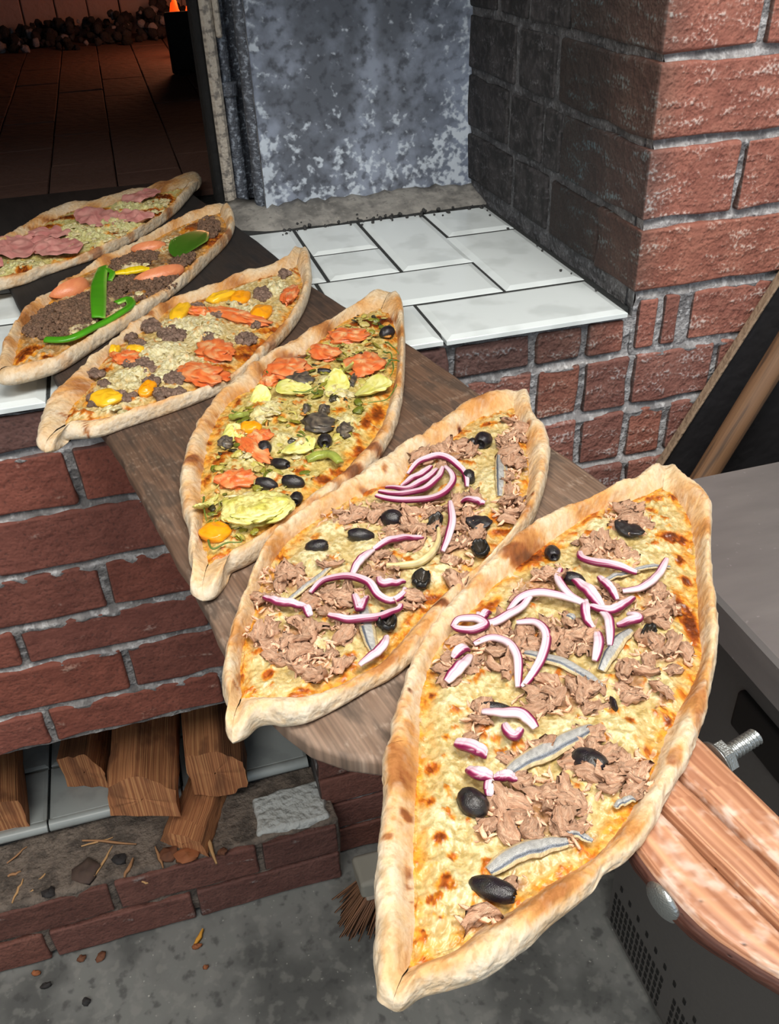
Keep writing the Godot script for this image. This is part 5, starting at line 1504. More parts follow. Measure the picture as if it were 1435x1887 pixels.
func peel() -> void:
	var t := thing("pizza_peel", "long charred wooden peel with a rounded end and a bolted reddish handle, carrying six pizzas", "peel", Vector3(0.15, 0.928, 0.0))
	var o := t.position
	var P := func(q: Array) -> PackedVector2Array:
		var r := PackedVector2Array()
		for i in range(0, q.size(), 2):
			r.append(Vector2(q[i] - o.x, q[i + 1] - o.z))
		return r
	var bl := curve_m([-0.262, -0.74, -0.235, -0.62, -0.172, -0.33, -0.108, -0.02, -0.062, 0.127, -0.041, 0.22, -0.022, 0.311, -0.006, 0.385, 0.0, 0.424, 0.010, 0.472, 0.024, 0.507, 0.043, 0.535, 0.060, 0.549, 0.085, 0.560, 0.13, 0.572, 0.19, 0.577, 0.22, 0.572, 0.255, 0.555, 0.283, 0.52, 0.305, 0.475, 0.320, 0.42, 0.319, 0.36, 0.297, 0.26, 0.276, 0.15, 0.250, 0.035, 0.214, -0.085, 0.187, -0.19, 0.160, -0.35, 0.137, -0.46, 0.108, -0.60, 0.075, -0.74, 0.04, -0.752, -0.22, -0.755], 140)
	var nz := noise(14, 30.0, 3)
	for i in bl.size():
		bl[i] += Vector2(nz.get_noise_2dv(bl[i]), nz.get_noise_2dv(bl[i] + Vector2(5, 3))) * 0.0022 - Vector2(o.x, o.z)
	var me := plate(bl, 0.0006, 0.0148, 0.0035)
	# texture runs along the blade
	var arr := me.surface_get_arrays(0)
	var uv: PackedVector2Array = arr[Mesh.ARRAY_TEX_UV]
	for i in uv.size():
		var q: Vector2 = uv[i] + Vector2(o.x, o.z)
		var along := q.dot(Vector2(0.22, 0.975))
		var across := q.dot(Vector2(0.975, -0.22))
		uv[i] = Vector2((across + 0.13) / 0.5, (along + 0.80) / 1.45)
	arr[Mesh.ARRAY_TEX_UV] = uv
	var m2 := ArrayMesh.new()
	m2.add_surface_from_arrays(Mesh.PRIMITIVE_TRIANGLES, arr)
	part(t, "blade", m2, M.blade)
	# three slats of the handle, rounded along their tops, with narrow gaps between
	var edges := [[0.172, 0.56, 0.1765, 0.643, 0.1800, 0.668, 0.1865, 0.690, 0.198, 0.709, 0.211, 0.728, 0.222, 0.76, 0.236, 0.84, 0.246, 0.93],
		[0.188, 0.56, 0.2010, 0.626, 0.2060, 0.646, 0.2120, 0.672, 0.2190, 0.699, 0.2265, 0.735, 0.234, 0.77, 0.250, 0.84, 0.262, 0.93],
		[0.212, 0.56, 0.2205, 0.611, 0.2255, 0.630, 0.2310, 0.656, 0.2365, 0.680, 0.2435, 0.72, 0.252, 0.77, 0.264, 0.84, 0.277, 0.93],
		[0.239, 0.56, 0.2465, 0.589, 0.2510, 0.618, 0.2560, 0.645, 0.2615, 0.680, 0.2685, 0.72, 0.276, 0.77, 0.288, 0.84, 0.300, 0.93]]
	for k in 3:
		var a := curve_m(edges[k], 40)
		var b := curve_m(edges[k + 1], 40)
		var v := PackedVector3Array()
		var u2 := PackedVector2Array()
		var prof := [[0.0, -0.0125], [0.0, -0.006], [0.05, -0.0015], [0.14, 0.0], [0.4, 0.0010], [0.7, 0.0006], [0.88, -0.0006], [0.96, -0.0030], [1.0, -0.008], [1.0, -0.0125]]
		var nw := noise(60 + k, 25.0, 3)
		for i in 40:
			for j in prof.size():
				var q: Vector2 = a[i].lerp(b[i], 0.015 + 0.97 * prof[j][0])
				var y: float = 0.0151 + prof[j][1] + 0.0012 * nw.get_noise_2dv(q)
				v.append(Vector3(q.x - o.x, y, q.y - o.z))
				u2.append(Vector2((float(j) / prof.size() + k) * 0.11, q.y * 1.6))
		var ix := grid_index(40, prof.size(), true)
		for e in [0, 39]:
			for j in range(1, prof.size() - 1):
				ix.append_array([e * 10, e * 10 + j, e * 10 + j + 1] if e else [e * 10, e * 10 + j + 1, e * 10 + j])
		part(t, "handle_slat", mk(v, ix, PackedColorArray(), u2), M.handle)
	# the dark under-edge of the handle, seen along its left side
	var v := PackedVector3Array()
	var u2 := PackedVector2Array()
	var a := curve_m(edges[0], 40)
	var nb := noise(66, 40.0, 3)
	for i in 40:
		for q in [[0.0005, 0.011], [-0.0015, 0.008], [-0.002 + 0.003 * nb.get_noise_1d(i), 0.004], [0.0005, 0.0012], [0.02, 0.001], [0.02, 0.009]]:
			v.append(Vector3(a[i].x + q[0] - o.x, q[1], a[i].y - o.z))
			u2.append(Vector2(q[1] * 4.0, a[i].y * 1.6))
	part(t, "handle_side", mk(v, grid_index(40, 6, true), PackedColorArray(), u2), M.handle_edge)
	# two carriage bolts through the handle: a domed head on the left, a nut and thread on the right
	var head := blob(Vector3(0.004, 0.0105, 0.0105), 10, 20, 0.0, 0.1, 1, func(p: Vector3, d: Vector3) -> Vector3: return Vector3(minf(p.x, 0.0012), p.y, p.z))
	var bh := part(t, "bolt", head, M.zinc, Vector3(0.1788, 0.9335, 0.668) - o)
	bh.rotation = Vector3(0, 0.25, 0.12)
	var nut := bar(Vector3(0, 0, 0), Vector3(0.0075, 0, 0), 0.0095, 0.0095, 6, 1)
	var b2 := part(t, "bolt", thread(0.030), M.zinc, Vector3(0.252, 0.929, 0.600) - o)
	b2.rotation = Vector3(0, 0.22, 0.1)
	part(b2, "nut", mk_flat(nut), M.zinc)
	part(b2, "washer", bar(Vector3(-0.002, 0, 0), Vector3(0.0, 0, 0), 0.012, 0.012, 20, 1), M.zinc)


func mk_flat(m: ArrayMesh) -> ArrayMesh:
	var a := m.surface_get_arrays(0)
	return mk(a[Mesh.ARRAY_VERTEX], a[Mesh.ARRAY_INDEX], PackedColorArray(), PackedVector2Array(), false, true)

func thread(length: float) -> ArrayMesh:
	var v := PackedVector3Array()
	var rows := 60
	for i in rows:
		for j in 16:
			var ph := TAU * j / 16.0
			var r := 0.0046 + 0.0006 * sin(TAU * (i / 5.0) - ph)
			if i == 0 or i == rows - 1:
				r = 0.0003
			v.append(Vector3(length * clampf((i - 1.0) / (rows - 3.0), 0, 1), cos(ph) * r, sin(ph) * r))
	return mk(v, grid_index(rows, 16, true))

func curve_m(flat: Array, n: int) -> PackedVector2Array:
	var q := []
	for f: float in flat:
		q.append(f * 1000.0)
	return curve(q, n)

# ---------------------------------------------------------------- pizzas
func spot_at(spots: Array, p: Vector2, wob: float) -> float:
	var best := 0.0
	for s: PackedFloat32Array in spots:
		var d := p - Vector2(s[0], s[1])
		if absf(d.x) > s[7] or absf(d.y) > s[7]:
			continue
		var u := (d.x * s[2] + d.y * s[3]) / s[8]
		var w := (d.x * s[4] + d.y * s[5]) / s[9]
		var r := sqrt(u * u + w * w) + wob * 0.42
		best = maxf(best, (1.0 - smoothstep(0.45, 1.15, r)) * s[6])
	return best

func packed_spots(list: Array) -> Array:
	var out := []
	for q: Array in list:
		var f := PackedFloat32Array()
		for i in 6:
			f.append(q[i] * 0.001)
		f.append(q[6])
		var a2 := f[2] * f[2] + f[3] * f[3]
		var b2 := f[4] * f[4] + f[5] * f[5]
		f.append(1.6 * sqrt(maxf(a2, b2)))
		f.append(maxf(a2, 1e-8))
		f.append(maxf(b2, 1e-8))
		out.append(f)
	return out

func mix3(k: float, a: Color, b: Color, c: Color, d: Color) -> Color:
	if k < 0.4:
		return a.lerp(b, k / 0.4)
	if k < 0.8:
		return b.lerp(c, (k - 0.4) / 0.4)
	return c.lerp(d, minf((k - 0.8) / 0.55, 1.0))


func pizza(d: Dictionary) -> void:
	var at := Vector3(d.x, 0.9432, d.z)
	var t := thing(d.name, d.label, "pizza", at)
	var big: bool = d.seed >= 5
	var nt := 420 if d.seed == 6 else 340 if big else 260
	var kk := 24 if big else 16
	var ol := curve(d.ol, nt)
	var orr := curve(d["or"], nt)
	var il := curve(d.il, nt)
	var ir := curve(d.ir, nt)
	var spots := packed_spots(d.spots)
	var h: float = d.h
	var hb := 0.006
	var n1 := noise(d.seed * 10 + 1, 22.0, 3)
	var n2 := noise(d.seed * 10 + 2, 70.0, 3)
	var n3 := noise(d.seed * 10 + 3, 190.0, 3)
	var nl := noise(d.seed * 10 + 4, 14.0, 2)
	# crust: a rolled rim all round, pinched at both tips, round a flat base
	var prof := [[0.30, 0.0], [0.10, 0.06], [0.01, 0.28], [0.0, 0.48], [0.07, 0.78], [0.22, 0.97], [0.40, 1.0], [0.60, 0.86], [0.80, 0.55], [1.0, 0.30], [1.12, 0.28]]
	var ss := PackedFloat32Array()
	var ys := PackedFloat32Array()
	for k in kk:
		var f := float(k) / (kk - 1) * (prof.size() - 1)
		var i := mini(int(f), prof.size() - 2)
		var a: Array = prof[maxi(i - 1, 0)]
		var b: Array = prof[i]
		var c: Array = prof[i + 1]
		var e: Array = prof[mini(i + 2, prof.size() - 1)]
		ss.append(cubic_interpolate(b[0], c[0], a[0], e[0], f - i))
		ys.append(cubic_interpolate(b[1], c[1], a[1], e[1], f - i))
	var flour := lin(0.835, 0.785, 0.70)
	var dough := lin(0.825, 0.715, 0.55)
	var gold := lin(0.79, 0.575, 0.325)
	var brown := lin(0.56, 0.32, 0.14)
	var char := lin(0.20, 0.11, 0.06)
	if not big:
		flour = lin(0.82, 0.765, 0.68)
	var v := PackedVector3Array()
	var col := PackedColorArray()
	var m := kk * 2
	for i in nt:
		var tt := float(i) / (nt - 1)
		var tip := minf(tt, 1.0 - tt)
		var crease := 1.0 - 0.28 * exp(-pow(tip / 0.012, 2.0))
		for j in m:
			var left := j < kk
			var k := j if left else m - 1 - j
			var o2 := ol[i] if left else orr[i]
			var i2 := il[i] if left else ir[i]
			var wv := i2 - o2
			var w := wv.length()
			var s := ss[k]
			var p := o2 + wv * s
			var lump := n1.get_noise_3d(p.x, p.y, 0.0)
			var fine := n2.get_noise_3d(p.x, p.y, ys[k] * 0.03)
			var fine3 := n3.get_noise_3d(p.x, p.y, ys[k] * 0.02)
			var he := minf(h * (1.0 + 0.22 * lump), w * 0.75 + 0.004) * crease
			var y := lerpf(hb, he, clampf((ys[k] - 0.28) / 0.72, 0.0, 1.0)) if s > 0.5 else he * ys[k]
			var body := smoothstep(0.0, 0.3, ys[k])
			y += (0.0012 * fine + 0.0006 * fine3) * body
			if s < 0.5:
				p -= wv.normalized() * (0.0022 * lump + 0.0012 * fine) * body
			v.append(Vector3(p.x, maxf(y, 0.0), p.y))
			# colour: flour on the outer side, toast on top and inside, spots where it caught the heat
			var outer := 1.0 - smoothstep(0.02, 0.24, s)
			var tn := nl.get_noise_2d(p.x, p.y)
			var toast := clampf(0.20 + 0.80 * tn + 0.25 * lump + 0.10 * fine, 0.0, 0.70) * (1.0 - 0.75 * outer)
			toast = maxf(toast, 0.22 * smoothstep(0.55, 0.9, s))
			toast *= smoothstep(0.0, 0.10, tip) * 0.75 + 0.25
			var sp := spot_at(spots, p, fine)
			toast = maxf(toast, sp * (0.80 + 0.35 * fine))
			var dust := clampf(0.18 + 0.60 * outer + 0.45 * fine + 0.4 * fine3 - 0.5 * tn, 0.0, 1.0) * (1.0 - 0.8 * sp)
			col.append(mix3(toast, dough, gold, brown, char).lerp(flour, dust))
	var cr := part(t, "crust", mk(v, grid_index(nt, m, true), col), M.crust)
	# melted topping layer
	var whites := []
	var mince := []
	var tunas := []
	for q: Array in d.items:
		if q[0] == "white":
			whites.append([q[1], q[2], q[3], q[4], q[5], q[6], 1.0])
		if q[0] == "mince":
			mince.append([q[1], q[2], q[3], q[4], q[5], q[6], 1.0])
		if q[0] == "tuna":
			tunas.append([q[1], q[2], q[3] * 0.9, q[4] * 0.9, q[5] * 0.9, q[6] * 0.9, 1.0])
	tunas = packed_spots(tunas)
	whites = packed_spots(whites)
	mince = packed_spots(mince)
	var base: Color = {"tuna": lin(0.79, 0.705, 0.50), "veg": lin(0.78, 0.70, 0.43), "cheese": lin(0.80, 0.70, 0.48), "mince": lin(0.66, 0.50, 0.32), "ham": lin(0.80, 0.77, 0.52)}[d.look]
	var pale: Color = {"tuna": lin(0.865, 0.83, 0.68), "veg": lin(0.87, 0.84, 0.65), "cheese": lin(0.88, 0.86, 0.73), "mince": lin(0.85, 0.80, 0.68), "ham": lin(0.86, 0.86, 0.66)}[d.look]
	var ng := nt * 2 / 3
	var nv := 84 if big else 56
	var cv := PackedVector3Array()
	var cc := PackedColorArray()
	for i in ng:
		var ti := float(i) / (ng - 1) * (nt - 1)
		var i0 := int(ti)
		var i1 := mini(i0 + 1, nt - 1)
		var f := ti - i0
		var a := il[i0].lerp(il[i1], f)
		var b := ir[i0].lerp(ir[i1], f)
		var oa := ol[i0].lerp(ol[i1], f)
		var ob := orr[i0].lerp(orr[i1], f)
		a = a.lerp(oa, 0.16 + 0.08 * n2.get_noise_2dv(a * 1.2))
		b = b.lerp(ob, 0.16 + 0.08 * n2.get_noise_2dv(b * 1.2))
		for j in nv:
			var s := float(j) / (nv - 1)
			var p := a.lerp(b, s)
			var edge := minf(s, 1.0 - s) * a.distance_to(b)
			var low := n1.get_noise_2d(p.x + 7.0, p.y)
			var fine := n2.get_noise_2d(p.x + 7.0, p.y)
			var fine3 := n3.get_noise_2d(p.x + 7.0, p.y)
			var wh := spot_at(whites, p, fine)
			var y := hb + 0.0012 + 0.0032 * smoothstep(0.0, 0.02, edge) + 0.0018 * low + 0.0022 * fine + 0.0011 * fine3 + (0.0022 if d.look == "tuna" else 0.0052 * (0.75 + 0.8 * fine + 0.22 * fine3)) * wh
			if edge < 0.003:
				y = hb + 0.0015
			cv.append(Vector3(p.x, y, p.y))
			var c := base.lerp(pale, clampf(0.2 + 0.9 * low + 1.0 * fine + 0.7 * fine3 + 0.9 * wh, 0.0, 1.0))
			var rim := 1.0 - smoothstep(0.003, 0.016, edge)
			var b1 := smoothstep(0.27, 0.56, fine * 0.8 + low * 0.4 + fine3 * 0.2 + 0.16 * rim) * (0.75 if d.look != "mince" else 0.5)
			b1 = maxf(b1 * (1.0 - 0.8 * wh), 0.42 * rim * clampf(0.7 + fine * 1.4, 0.0, 1.0))
			var sp := spot_at(spots, p, fine * 1.3 + fine3 * 0.7)
			b1 = maxf(b1, sp * (1.12 + 0.8 * fine + 0.6 * fine3))
			c = mix3(b1, c, lin(0.88, 0.61, 0.22), lin(0.69, 0.345, 0.10), lin(0.38, 0.17, 0.07))
			if tunas.size():
				c = c.lerp(lin(0.70, 0.52, 0.41), 0.85 * spot_at(tunas, p, fine))
			if mince.size():
				c = c.lerp(lin(0.40, 0.29, 0.22), 0.8 * spot_at(mince, p, fine))
			cc.append(c)
	part(t, "melted_cheese" if d.look != "mince" else "sauce", mk(cv, grid_index(ng, nv), cc, PackedVector2Array(), true), M.cheese)
	toppings(t, d)


func toppings(t: Node3D, d: Dictionary) -> void:
	var top := 0.0105
	var shreds := [PackedVector3Array(), PackedInt32Array(), PackedColorArray()]
	var grains := [PackedVector3Array(), PackedInt32Array(), PackedColorArray()]
	var strands := [PackedVector3Array(), PackedInt32Array(), PackedColorArray()]
	var count := 0
	for q: Array in d.items:
		count += 1
		var sd: int = d.seed * 100 + count
		rng.seed = sd
		var kind: String = q[0]
		if q.size() == 4:
			strip(t, kind, q[1] * 0.001, q[2], q[3], sd, top)
			continue
		var c := Vector3(q[1], 0, q[2]) * 0.001
		var A := Vector3(q[3], 0, q[4]) * 0.001
		var B := Vector3(q[5], 0, q[6]) * 0.001
		var yaw := atan2(-A.z, A.x)
		match kind:
			"olive", "olive_ring", "olive_slice":
				olive(t, kind, c, A, B, yaw, sd, top)
			"tuna":
				tuna(t, c, A, B, shreds, top)
			"mince":
				var n := int(A.length() * B.length() * PI / 0.0000085)
				for k in n:
					var r := sqrt(rng.randf())
					var ph := rng.randf() * TAU
					var p := c + A * r * cos(ph) + B * r * sin(ph)
					p.y = top + 0.0008 + 0.003 * rng.randf() * (1.0 - r * r)
					var rr := rng.randf_range(0.0014, 0.0030)
					append_mesh(grains, variant("grain", k % 6), Transform3D(Basis.from_euler(Vector3(rng.randf() * 6, rng.randf() * 6, rng.randf() * 6)).scaled(Vector3.ONE * rr), p), Color.WHITE.lerp(Color(1.7, 1.6, 1.5), rng.randf() * rng.randf()) * rng.randf_range(0.6, 1.15))
			"beef":
				var clump := [PackedVector3Array(), PackedInt32Array(), PackedColorArray()]
				for k in 5 + int(A.length() * B.length() * PI / 0.000018):
					var ph := rng.randf() * TAU
					var r := sqrt(rng.randf()) * 0.9
					var p := A * r * cos(ph) + B * r * sin(ph) + Vector3(0, 0.0006 + 0.0030 * (1.0 - r) * rng.randf(), 0)
					append_mesh(clump, variant("lump", rng.randi() % 8), Transform3D(Basis.from_euler(Vector3(rng.randf() * 6, rng.randf() * 6, 0)).scaled(Vector3.ONE * rng.randf_range(0.0024, 0.0044)), p), Color.WHITE * rng.randf_range(0.75, 1.25))
				part(t, "beef_piece", mk(clump[0], clump[1], clump[2]), M.beef, c + Vector3(0, top, 0))
			"tomato":
				var nz := noise(sd, 110.0, 3)
				var melted: float = 0.7 if d.look == "veg" else 0.65
				var o := part(t, "tomato_piece", blob(Vector3(A.length(), 0.0048, B.length()), 18, 30, 0.42, 0.15, sd, func(p: Vector3, _d: Vector3) -> Vector3: return Vector3(p.x, p.y + 0.0012 * nz.get_noise_2d(p.x, p.z), p.z), func(p: Vector3, dd: Vector3) -> Color:
					var k := nz.get_noise_2d(p.x, p.z)
					var cc := lin(0.88, 0.50, 0.27).lerp(lin(0.80, 0.355, 0.175), clampf(0.5 + k * 1.3, 0, 1))
					return cc.lerp(lin(0.88, 0.77, 0.56), smoothstep(0.02, 0.30, nz.get_noise_2d(p.x * 0.6 + 4.0, p.z * 0.6)) * melted * clampf(dd.y, 0, 1))), M.tomato, c + Vector3(0, top + 0.0020, 0))
				o.rotation.y = yaw
			"tomato_wedge":
				var o := part(t, "tomato_wedge", wedge(A.length(), B.length() * 1.15, sd), M.tomato, c + Vector3(0, top - 0.001, 0))
				o.rotation.y = yaw
			"pepper_chunk":
				var orange := rng.randf() < 0.55 if d.look == "cheese" else true
				var cc := lin(0.95, 0.62, 0.10) if orange else lin(0.93, 0.72, 0.16)
				if count < 8 and d.look == "cheese":
					cc = lin(0.90, 0.48, 0.20) if absf(c.x) > 2.0 else cc
				var nz := noise(sd, 140.0, 2)
				var o := part(t, "pepper_piece", blob(Vector3(A.length(), 0.0055, B.length()), 14, 22, 0.38, 0.13, sd, func(p: Vector3, dd: Vector3) -> Vector3:
					var e := Vector3(signf(dd.x) * pow(absf(dd.x), 0.6) * A.length(), p.y + 8.0 * p.x * p.x, signf(dd.z) * pow(absf(dd.z), 0.6) * B.length())
					return p.lerp(e, 0.7), func(p: Vector3, dd: Vector3) -> Color: return cc.lerp(cc * 0.72, clampf(nz.get_noise_2d(p.x, p.z) + 0.2, 0, 1))), M.pepper, c + Vector3(0, top + 0.002, 0))
				o.rotation.y = yaw
				o.set_meta("label", "orange pepper piece" if orange else "yellow pepper piece")
			"pepper_leaf":
				var o := part(t, "green_pepper_piece", blob(Vector3(A.length(), 0.0022, B.length()), 10, 24, 0.12, 0.08, sd, func(p: Vector3, dd: Vector3) -> Vector3: return Vector3(p.x, p.y + 5.0 * p.z * p.z, p.z * (1.0 - 0.35 * absf(dd.x))), func(_p: Vector3, dd: Vector3) -> Color: return lin(0.25, 0.42, 0.13).lerp(lin(0.55, 0.68, 0.30), 0.6 * smoothstep(0.8, 1.0, absf(dd.z)))), M.pepper, c + Vector3(0, top + 0.003, 0))
				o.rotation.y = yaw
			"mushroom":
				var nz := noise(sd, 200.0, 2)
				var o := part(t, "mushroom_piece", blob(Vector3(A.length(), 0.0045, B.length()), 12, 18, 0.5, 0.14, sd, null, func(p: Vector3, _d: Vector3) -> Color: return lin(0.23, 0.21, 0.20).lerp(lin(0.50, 0.45, 0.38), clampf(nz.get_noise_2d(p.x, p.z) + 0.25, 0, 1))), M.olive, c + Vector3(0, top + 0.0018, 0))
				o.rotation.y = yaw
			"white":
				if d.look in ["cheese", "veg", "ham", "mince"]:
					for k in int(A.length() * B.length() * PI / 0.00010):
						var r := sqrt(rng.randf()) * 1.1
						var ph := rng.randf() * TAU
						var p := c + A * r * cos(ph) + B * r * sin(ph)
						p.y = top + 0.0006 + 0.0038 * maxf(0.0, 1.0 - r * r) * (0.4 + 0.6 * rng.randf())
						var melt := rng.randf() < 0.72
						var e := Vector3(rng.randfn(0, 0.15), rng.randf() * TAU, rng.randfn(0, 0.15))
						append_mesh(strands, variant("melt" if melt else "strand", rng.randi() % 6), Transform3D(Basis.from_euler(e).scaled(Vector3.ONE * (rng.randf_range(0.002, 0.0062) if melt else rng.randf_range(0.003, 0.008))), p), Color.WHITE * rng.randf_range(0.82, 0.98))
			"artichoke", "artichoke_leaf":
				artichoke(t, kind, c, A, B, yaw, sd, top)
			"ham":
				var nz := noise(sd, 34.0, 3)
				var nf := noise(sd + 5, 120.0, 2)
				var o := part(t, "ham_slice", blob(Vector3(A.length(), 0.0014, B.length()), 22, 44, 0.30, 0.035, sd, func(p: Vector3, dd: Vector3) -> Vector3: return Vector3(p.x, p.y + 0.006 * (nz.get_noise_2d(p.x * 0.6, p.z) + 0.2) * (1.0 - 0.3 * dd.x * dd.x) + 0.0012 * sin(p.z * 300.0 + p.x * 160.0), p.z), func(p: Vector3, _d: Vector3) -> Color: return lin(0.72, 0.46, 0.44).lerp(lin(0.83, 0.61, 0.57), clampf(0.4 + nz.get_noise_2d(p.x + 3.0, p.z) + 0.5 * nf.get_noise_2d(p.x, p.z), 0, 1))), M.ham, c + Vector3(0, top + 0.0035, 0))
				o.rotation.y = yaw
	if shreds[0].size():
		var o := part(t, "tuna_shreds", mk(shreds[0], shreds[1], shreds[2]), M.tuna)
		o.set_meta("kind", "stuff")
	if d.look == "veg":
		var bits := [PackedVector3Array(), PackedInt32Array(), PackedColorArray()]
		var il := curve(d.il, 60)
		var ir := curve(d.ir, 60)
		rng.seed = 4242
		var tones := [lin(0.60, 0.60, 0.28), lin(0.82, 0.80, 0.52), lin(0.25, 0.24, 0.22), lin(0.86, 0.62, 0.36), lin(0.45, 0.50, 0.22), lin(0.80, 0.76, 0.56)]
		for k in 520:
			var i := rng.randi_range(4, 55)
			var p := il[i].lerp(ir[i], rng.randf_range(0.10, 0.90))
			append_mesh(bits, variant("melt" if k % 3 else "strand", rng.randi() % 6), Transform3D(Basis.from_euler(Vector3(rng.randfn(0, 0.3), rng.randf() * TAU, rng.randfn(0, 0.3))).scaled(Vector3.ONE * rng.randf_range(0.0016, 0.0052)), Vector3(p.x, top + rng.randf_range(-0.0006, 0.0022), p.y)), tones[[0, 1, 1, 5, 5, 4, 3, 2, 0][rng.randi() % 9]])
		var o := part(t, "vegetable_bits", mk(bits[0], bits[1], bits[2]), M.tomato)
		o.set_meta("kind", "stuff")
	if strands[0].size():
		var o := part(t, "cheese_strands", mk(strands[0], strands[1], strands[2]), M.cheese)
		o.set_meta("kind", "stuff")
	if grains[0].size():
		var o := part(t, "minced_meat", mk(grains[0], grains[1], grains[2]), M.beef)
		o.set_meta("kind", "stuff")


# shared small shapes of about unit size, as [vertices, indices, colours]
func variant(kind: String, k: int) -> Array:
	var key := kind + str(k)
	if not blobs.has(key):
		if kind == "lump":
			blobs[key] = blob_arrays(Vector3(1.2, 0.8, 1.0), 9, 11, 0.6, 0.28, 800 + k, null, func(_p: Vector3, d: Vector3) -> Color: return lin(0.40, 0.315, 0.265).lerp(lin(0.56, 0.46, 0.40), 0.5 + 0.5 * sin(d.x * 9.0 + d.z * 7.0)))
		elif kind == "melt":
			blobs[key] = blob_arrays(Vector3(1.1, 0.30, 0.8), 8, 12, 0.6, 0.2, 860 + k, null, func(p: Vector3, d: Vector3) -> Color: return lin(0.88, 0.85, 0.70).lerp(lin(0.84, 0.72, 0.42), clampf(0.25 - 0.4 * d.y + 0.5 * sin(p.x * 4.0 + k), 0, 1) * 0.7))
		elif kind == "strand":
			blobs[key] = blob_arrays(Vector3(1.0, 0.16, 0.2), 6, 8, 0.4, 0.14, 830 + k, func(p: Vector3, _d: Vector3) -> Vector3: return Vector3(p.x, p.y - 0.1 * p.x * p.x, p.z + 0.35 * p.x * p.x * (1.0 if k % 2 == 0 else -1.0) + 0.12 * sin(p.x * 4.0 + k)), func(_p: Vector3, d: Vector3) -> Color: return lin(0.92, 0.89, 0.74).lerp(lin(0.88, 0.79, 0.52), 0.5 - 0.5 * d.y))
		elif kind == "grain":
			blobs[key] = blob_arrays(Vector3(1.25, 0.8, 0.9), 5, 6, 0.6, 0.2, 500 + k, null, func(_p: Vector3, _d: Vector3) -> Color: return lin(0.44, 0.34, 0.27))
		else:
			var nz := noise(600 + k, 1.6, 2)
			var flake := kind == "flake"
			blobs[key] = blob_arrays(Vector3(1.0, 0.26, 0.58) if flake else Vector3(1.0, 0.26, 0.26), 9 if flake else 6, 14 if flake else 6, 0.55, 0.16, 600 + k, func(p: Vector3, _d: Vector3) -> Vector3:
				var y := p.y + 0.13 * sin(p.z * 17.0 + p.x * 2.0 + k) * (0.6 if flake else 0.2) + 0.32 * (p.x * p.x - 0.3) * (1.0 if k % 2 == 0 else -0.8) + 0.25 * nz.get_noise_2d(p.x, p.z)
				return Vector3(p.x + 0.18 * nz.get_noise_2d(p.z * 3.0, 4.0), y, p.z + 0.2 * p.x * p.x * (1.0 if k % 3 == 0 else -1.0)), func(p: Vector3, dd: Vector3) -> Color:
				var f := 0.5 + 0.5 * sin(p.z * 17.0 + p.x * 2.0 + k)
				return lin(0.83, 0.62, 0.485).lerp(lin(0.985, 0.83, 0.705), f * 0.65 + 0.35 * clampf(dd.y, 0, 1)))
	return blobs[key]

func shared(kind: String, k: int) -> ArrayMesh:
	var key := "mesh_" + kind + str(k)
	if not blobs.has(key):
		var a := variant(kind, k)
		blobs[key] = mk(a[0].duplicate(), a[1].duplicate(), a[2].duplicate())
	return blobs[key]


func tuna(t: Node3D, c: Vector3, A: Vector3, B: Vector3, shreds: Array, top: float) -> void:
	var area := A.length() * B.length() * PI
	for k in int(area / 0.000062):
		var r := sqrt(rng.randf()) * 1.14
		var ph := rng.randf() * TAU
		var p := c + A * r * cos(ph) + B * r * sin(ph)
		p.y = top + 0.0012 + 0.0048 * (1.0 - r * r) * rng.randf()
		var s := rng.randf_range(0.0050, 0.0100)
		var o := part(t, "tuna_flake", shared("flake", rng.randi() % 12), M.tuna_flake, p)
		o.basis = Basis.from_euler(Vector3(rng.randfn(0, 0.35), rng.randf() * TAU, rng.randfn(0, 0.3))).scaled(Vector3.ONE * s)
	for k in int(area / 0.0000135):
		var r := sqrt(rng.randf()) * 1.28
		var ph := rng.randf() * TAU
		var p := c + A * r * cos(ph) + B * r * sin(ph)
		p.y = top + 0.0004 + 0.0050 * maxf(0.0, 1.0 - r * r) * rng.randf()
		var s := rng.randf_range(0.0016, 0.0046)
		append_mesh(shreds, variant("shred", rng.randi() % 8), Transform3D(Basis.from_euler(Vector3(rng.randfn(0, 0.5), rng.randf() * TAU, rng.randfn(0, 0.5))).scaled(Vector3.ONE * s), p), Color.WHITE * rng.randf_range(0.8, 1.12))


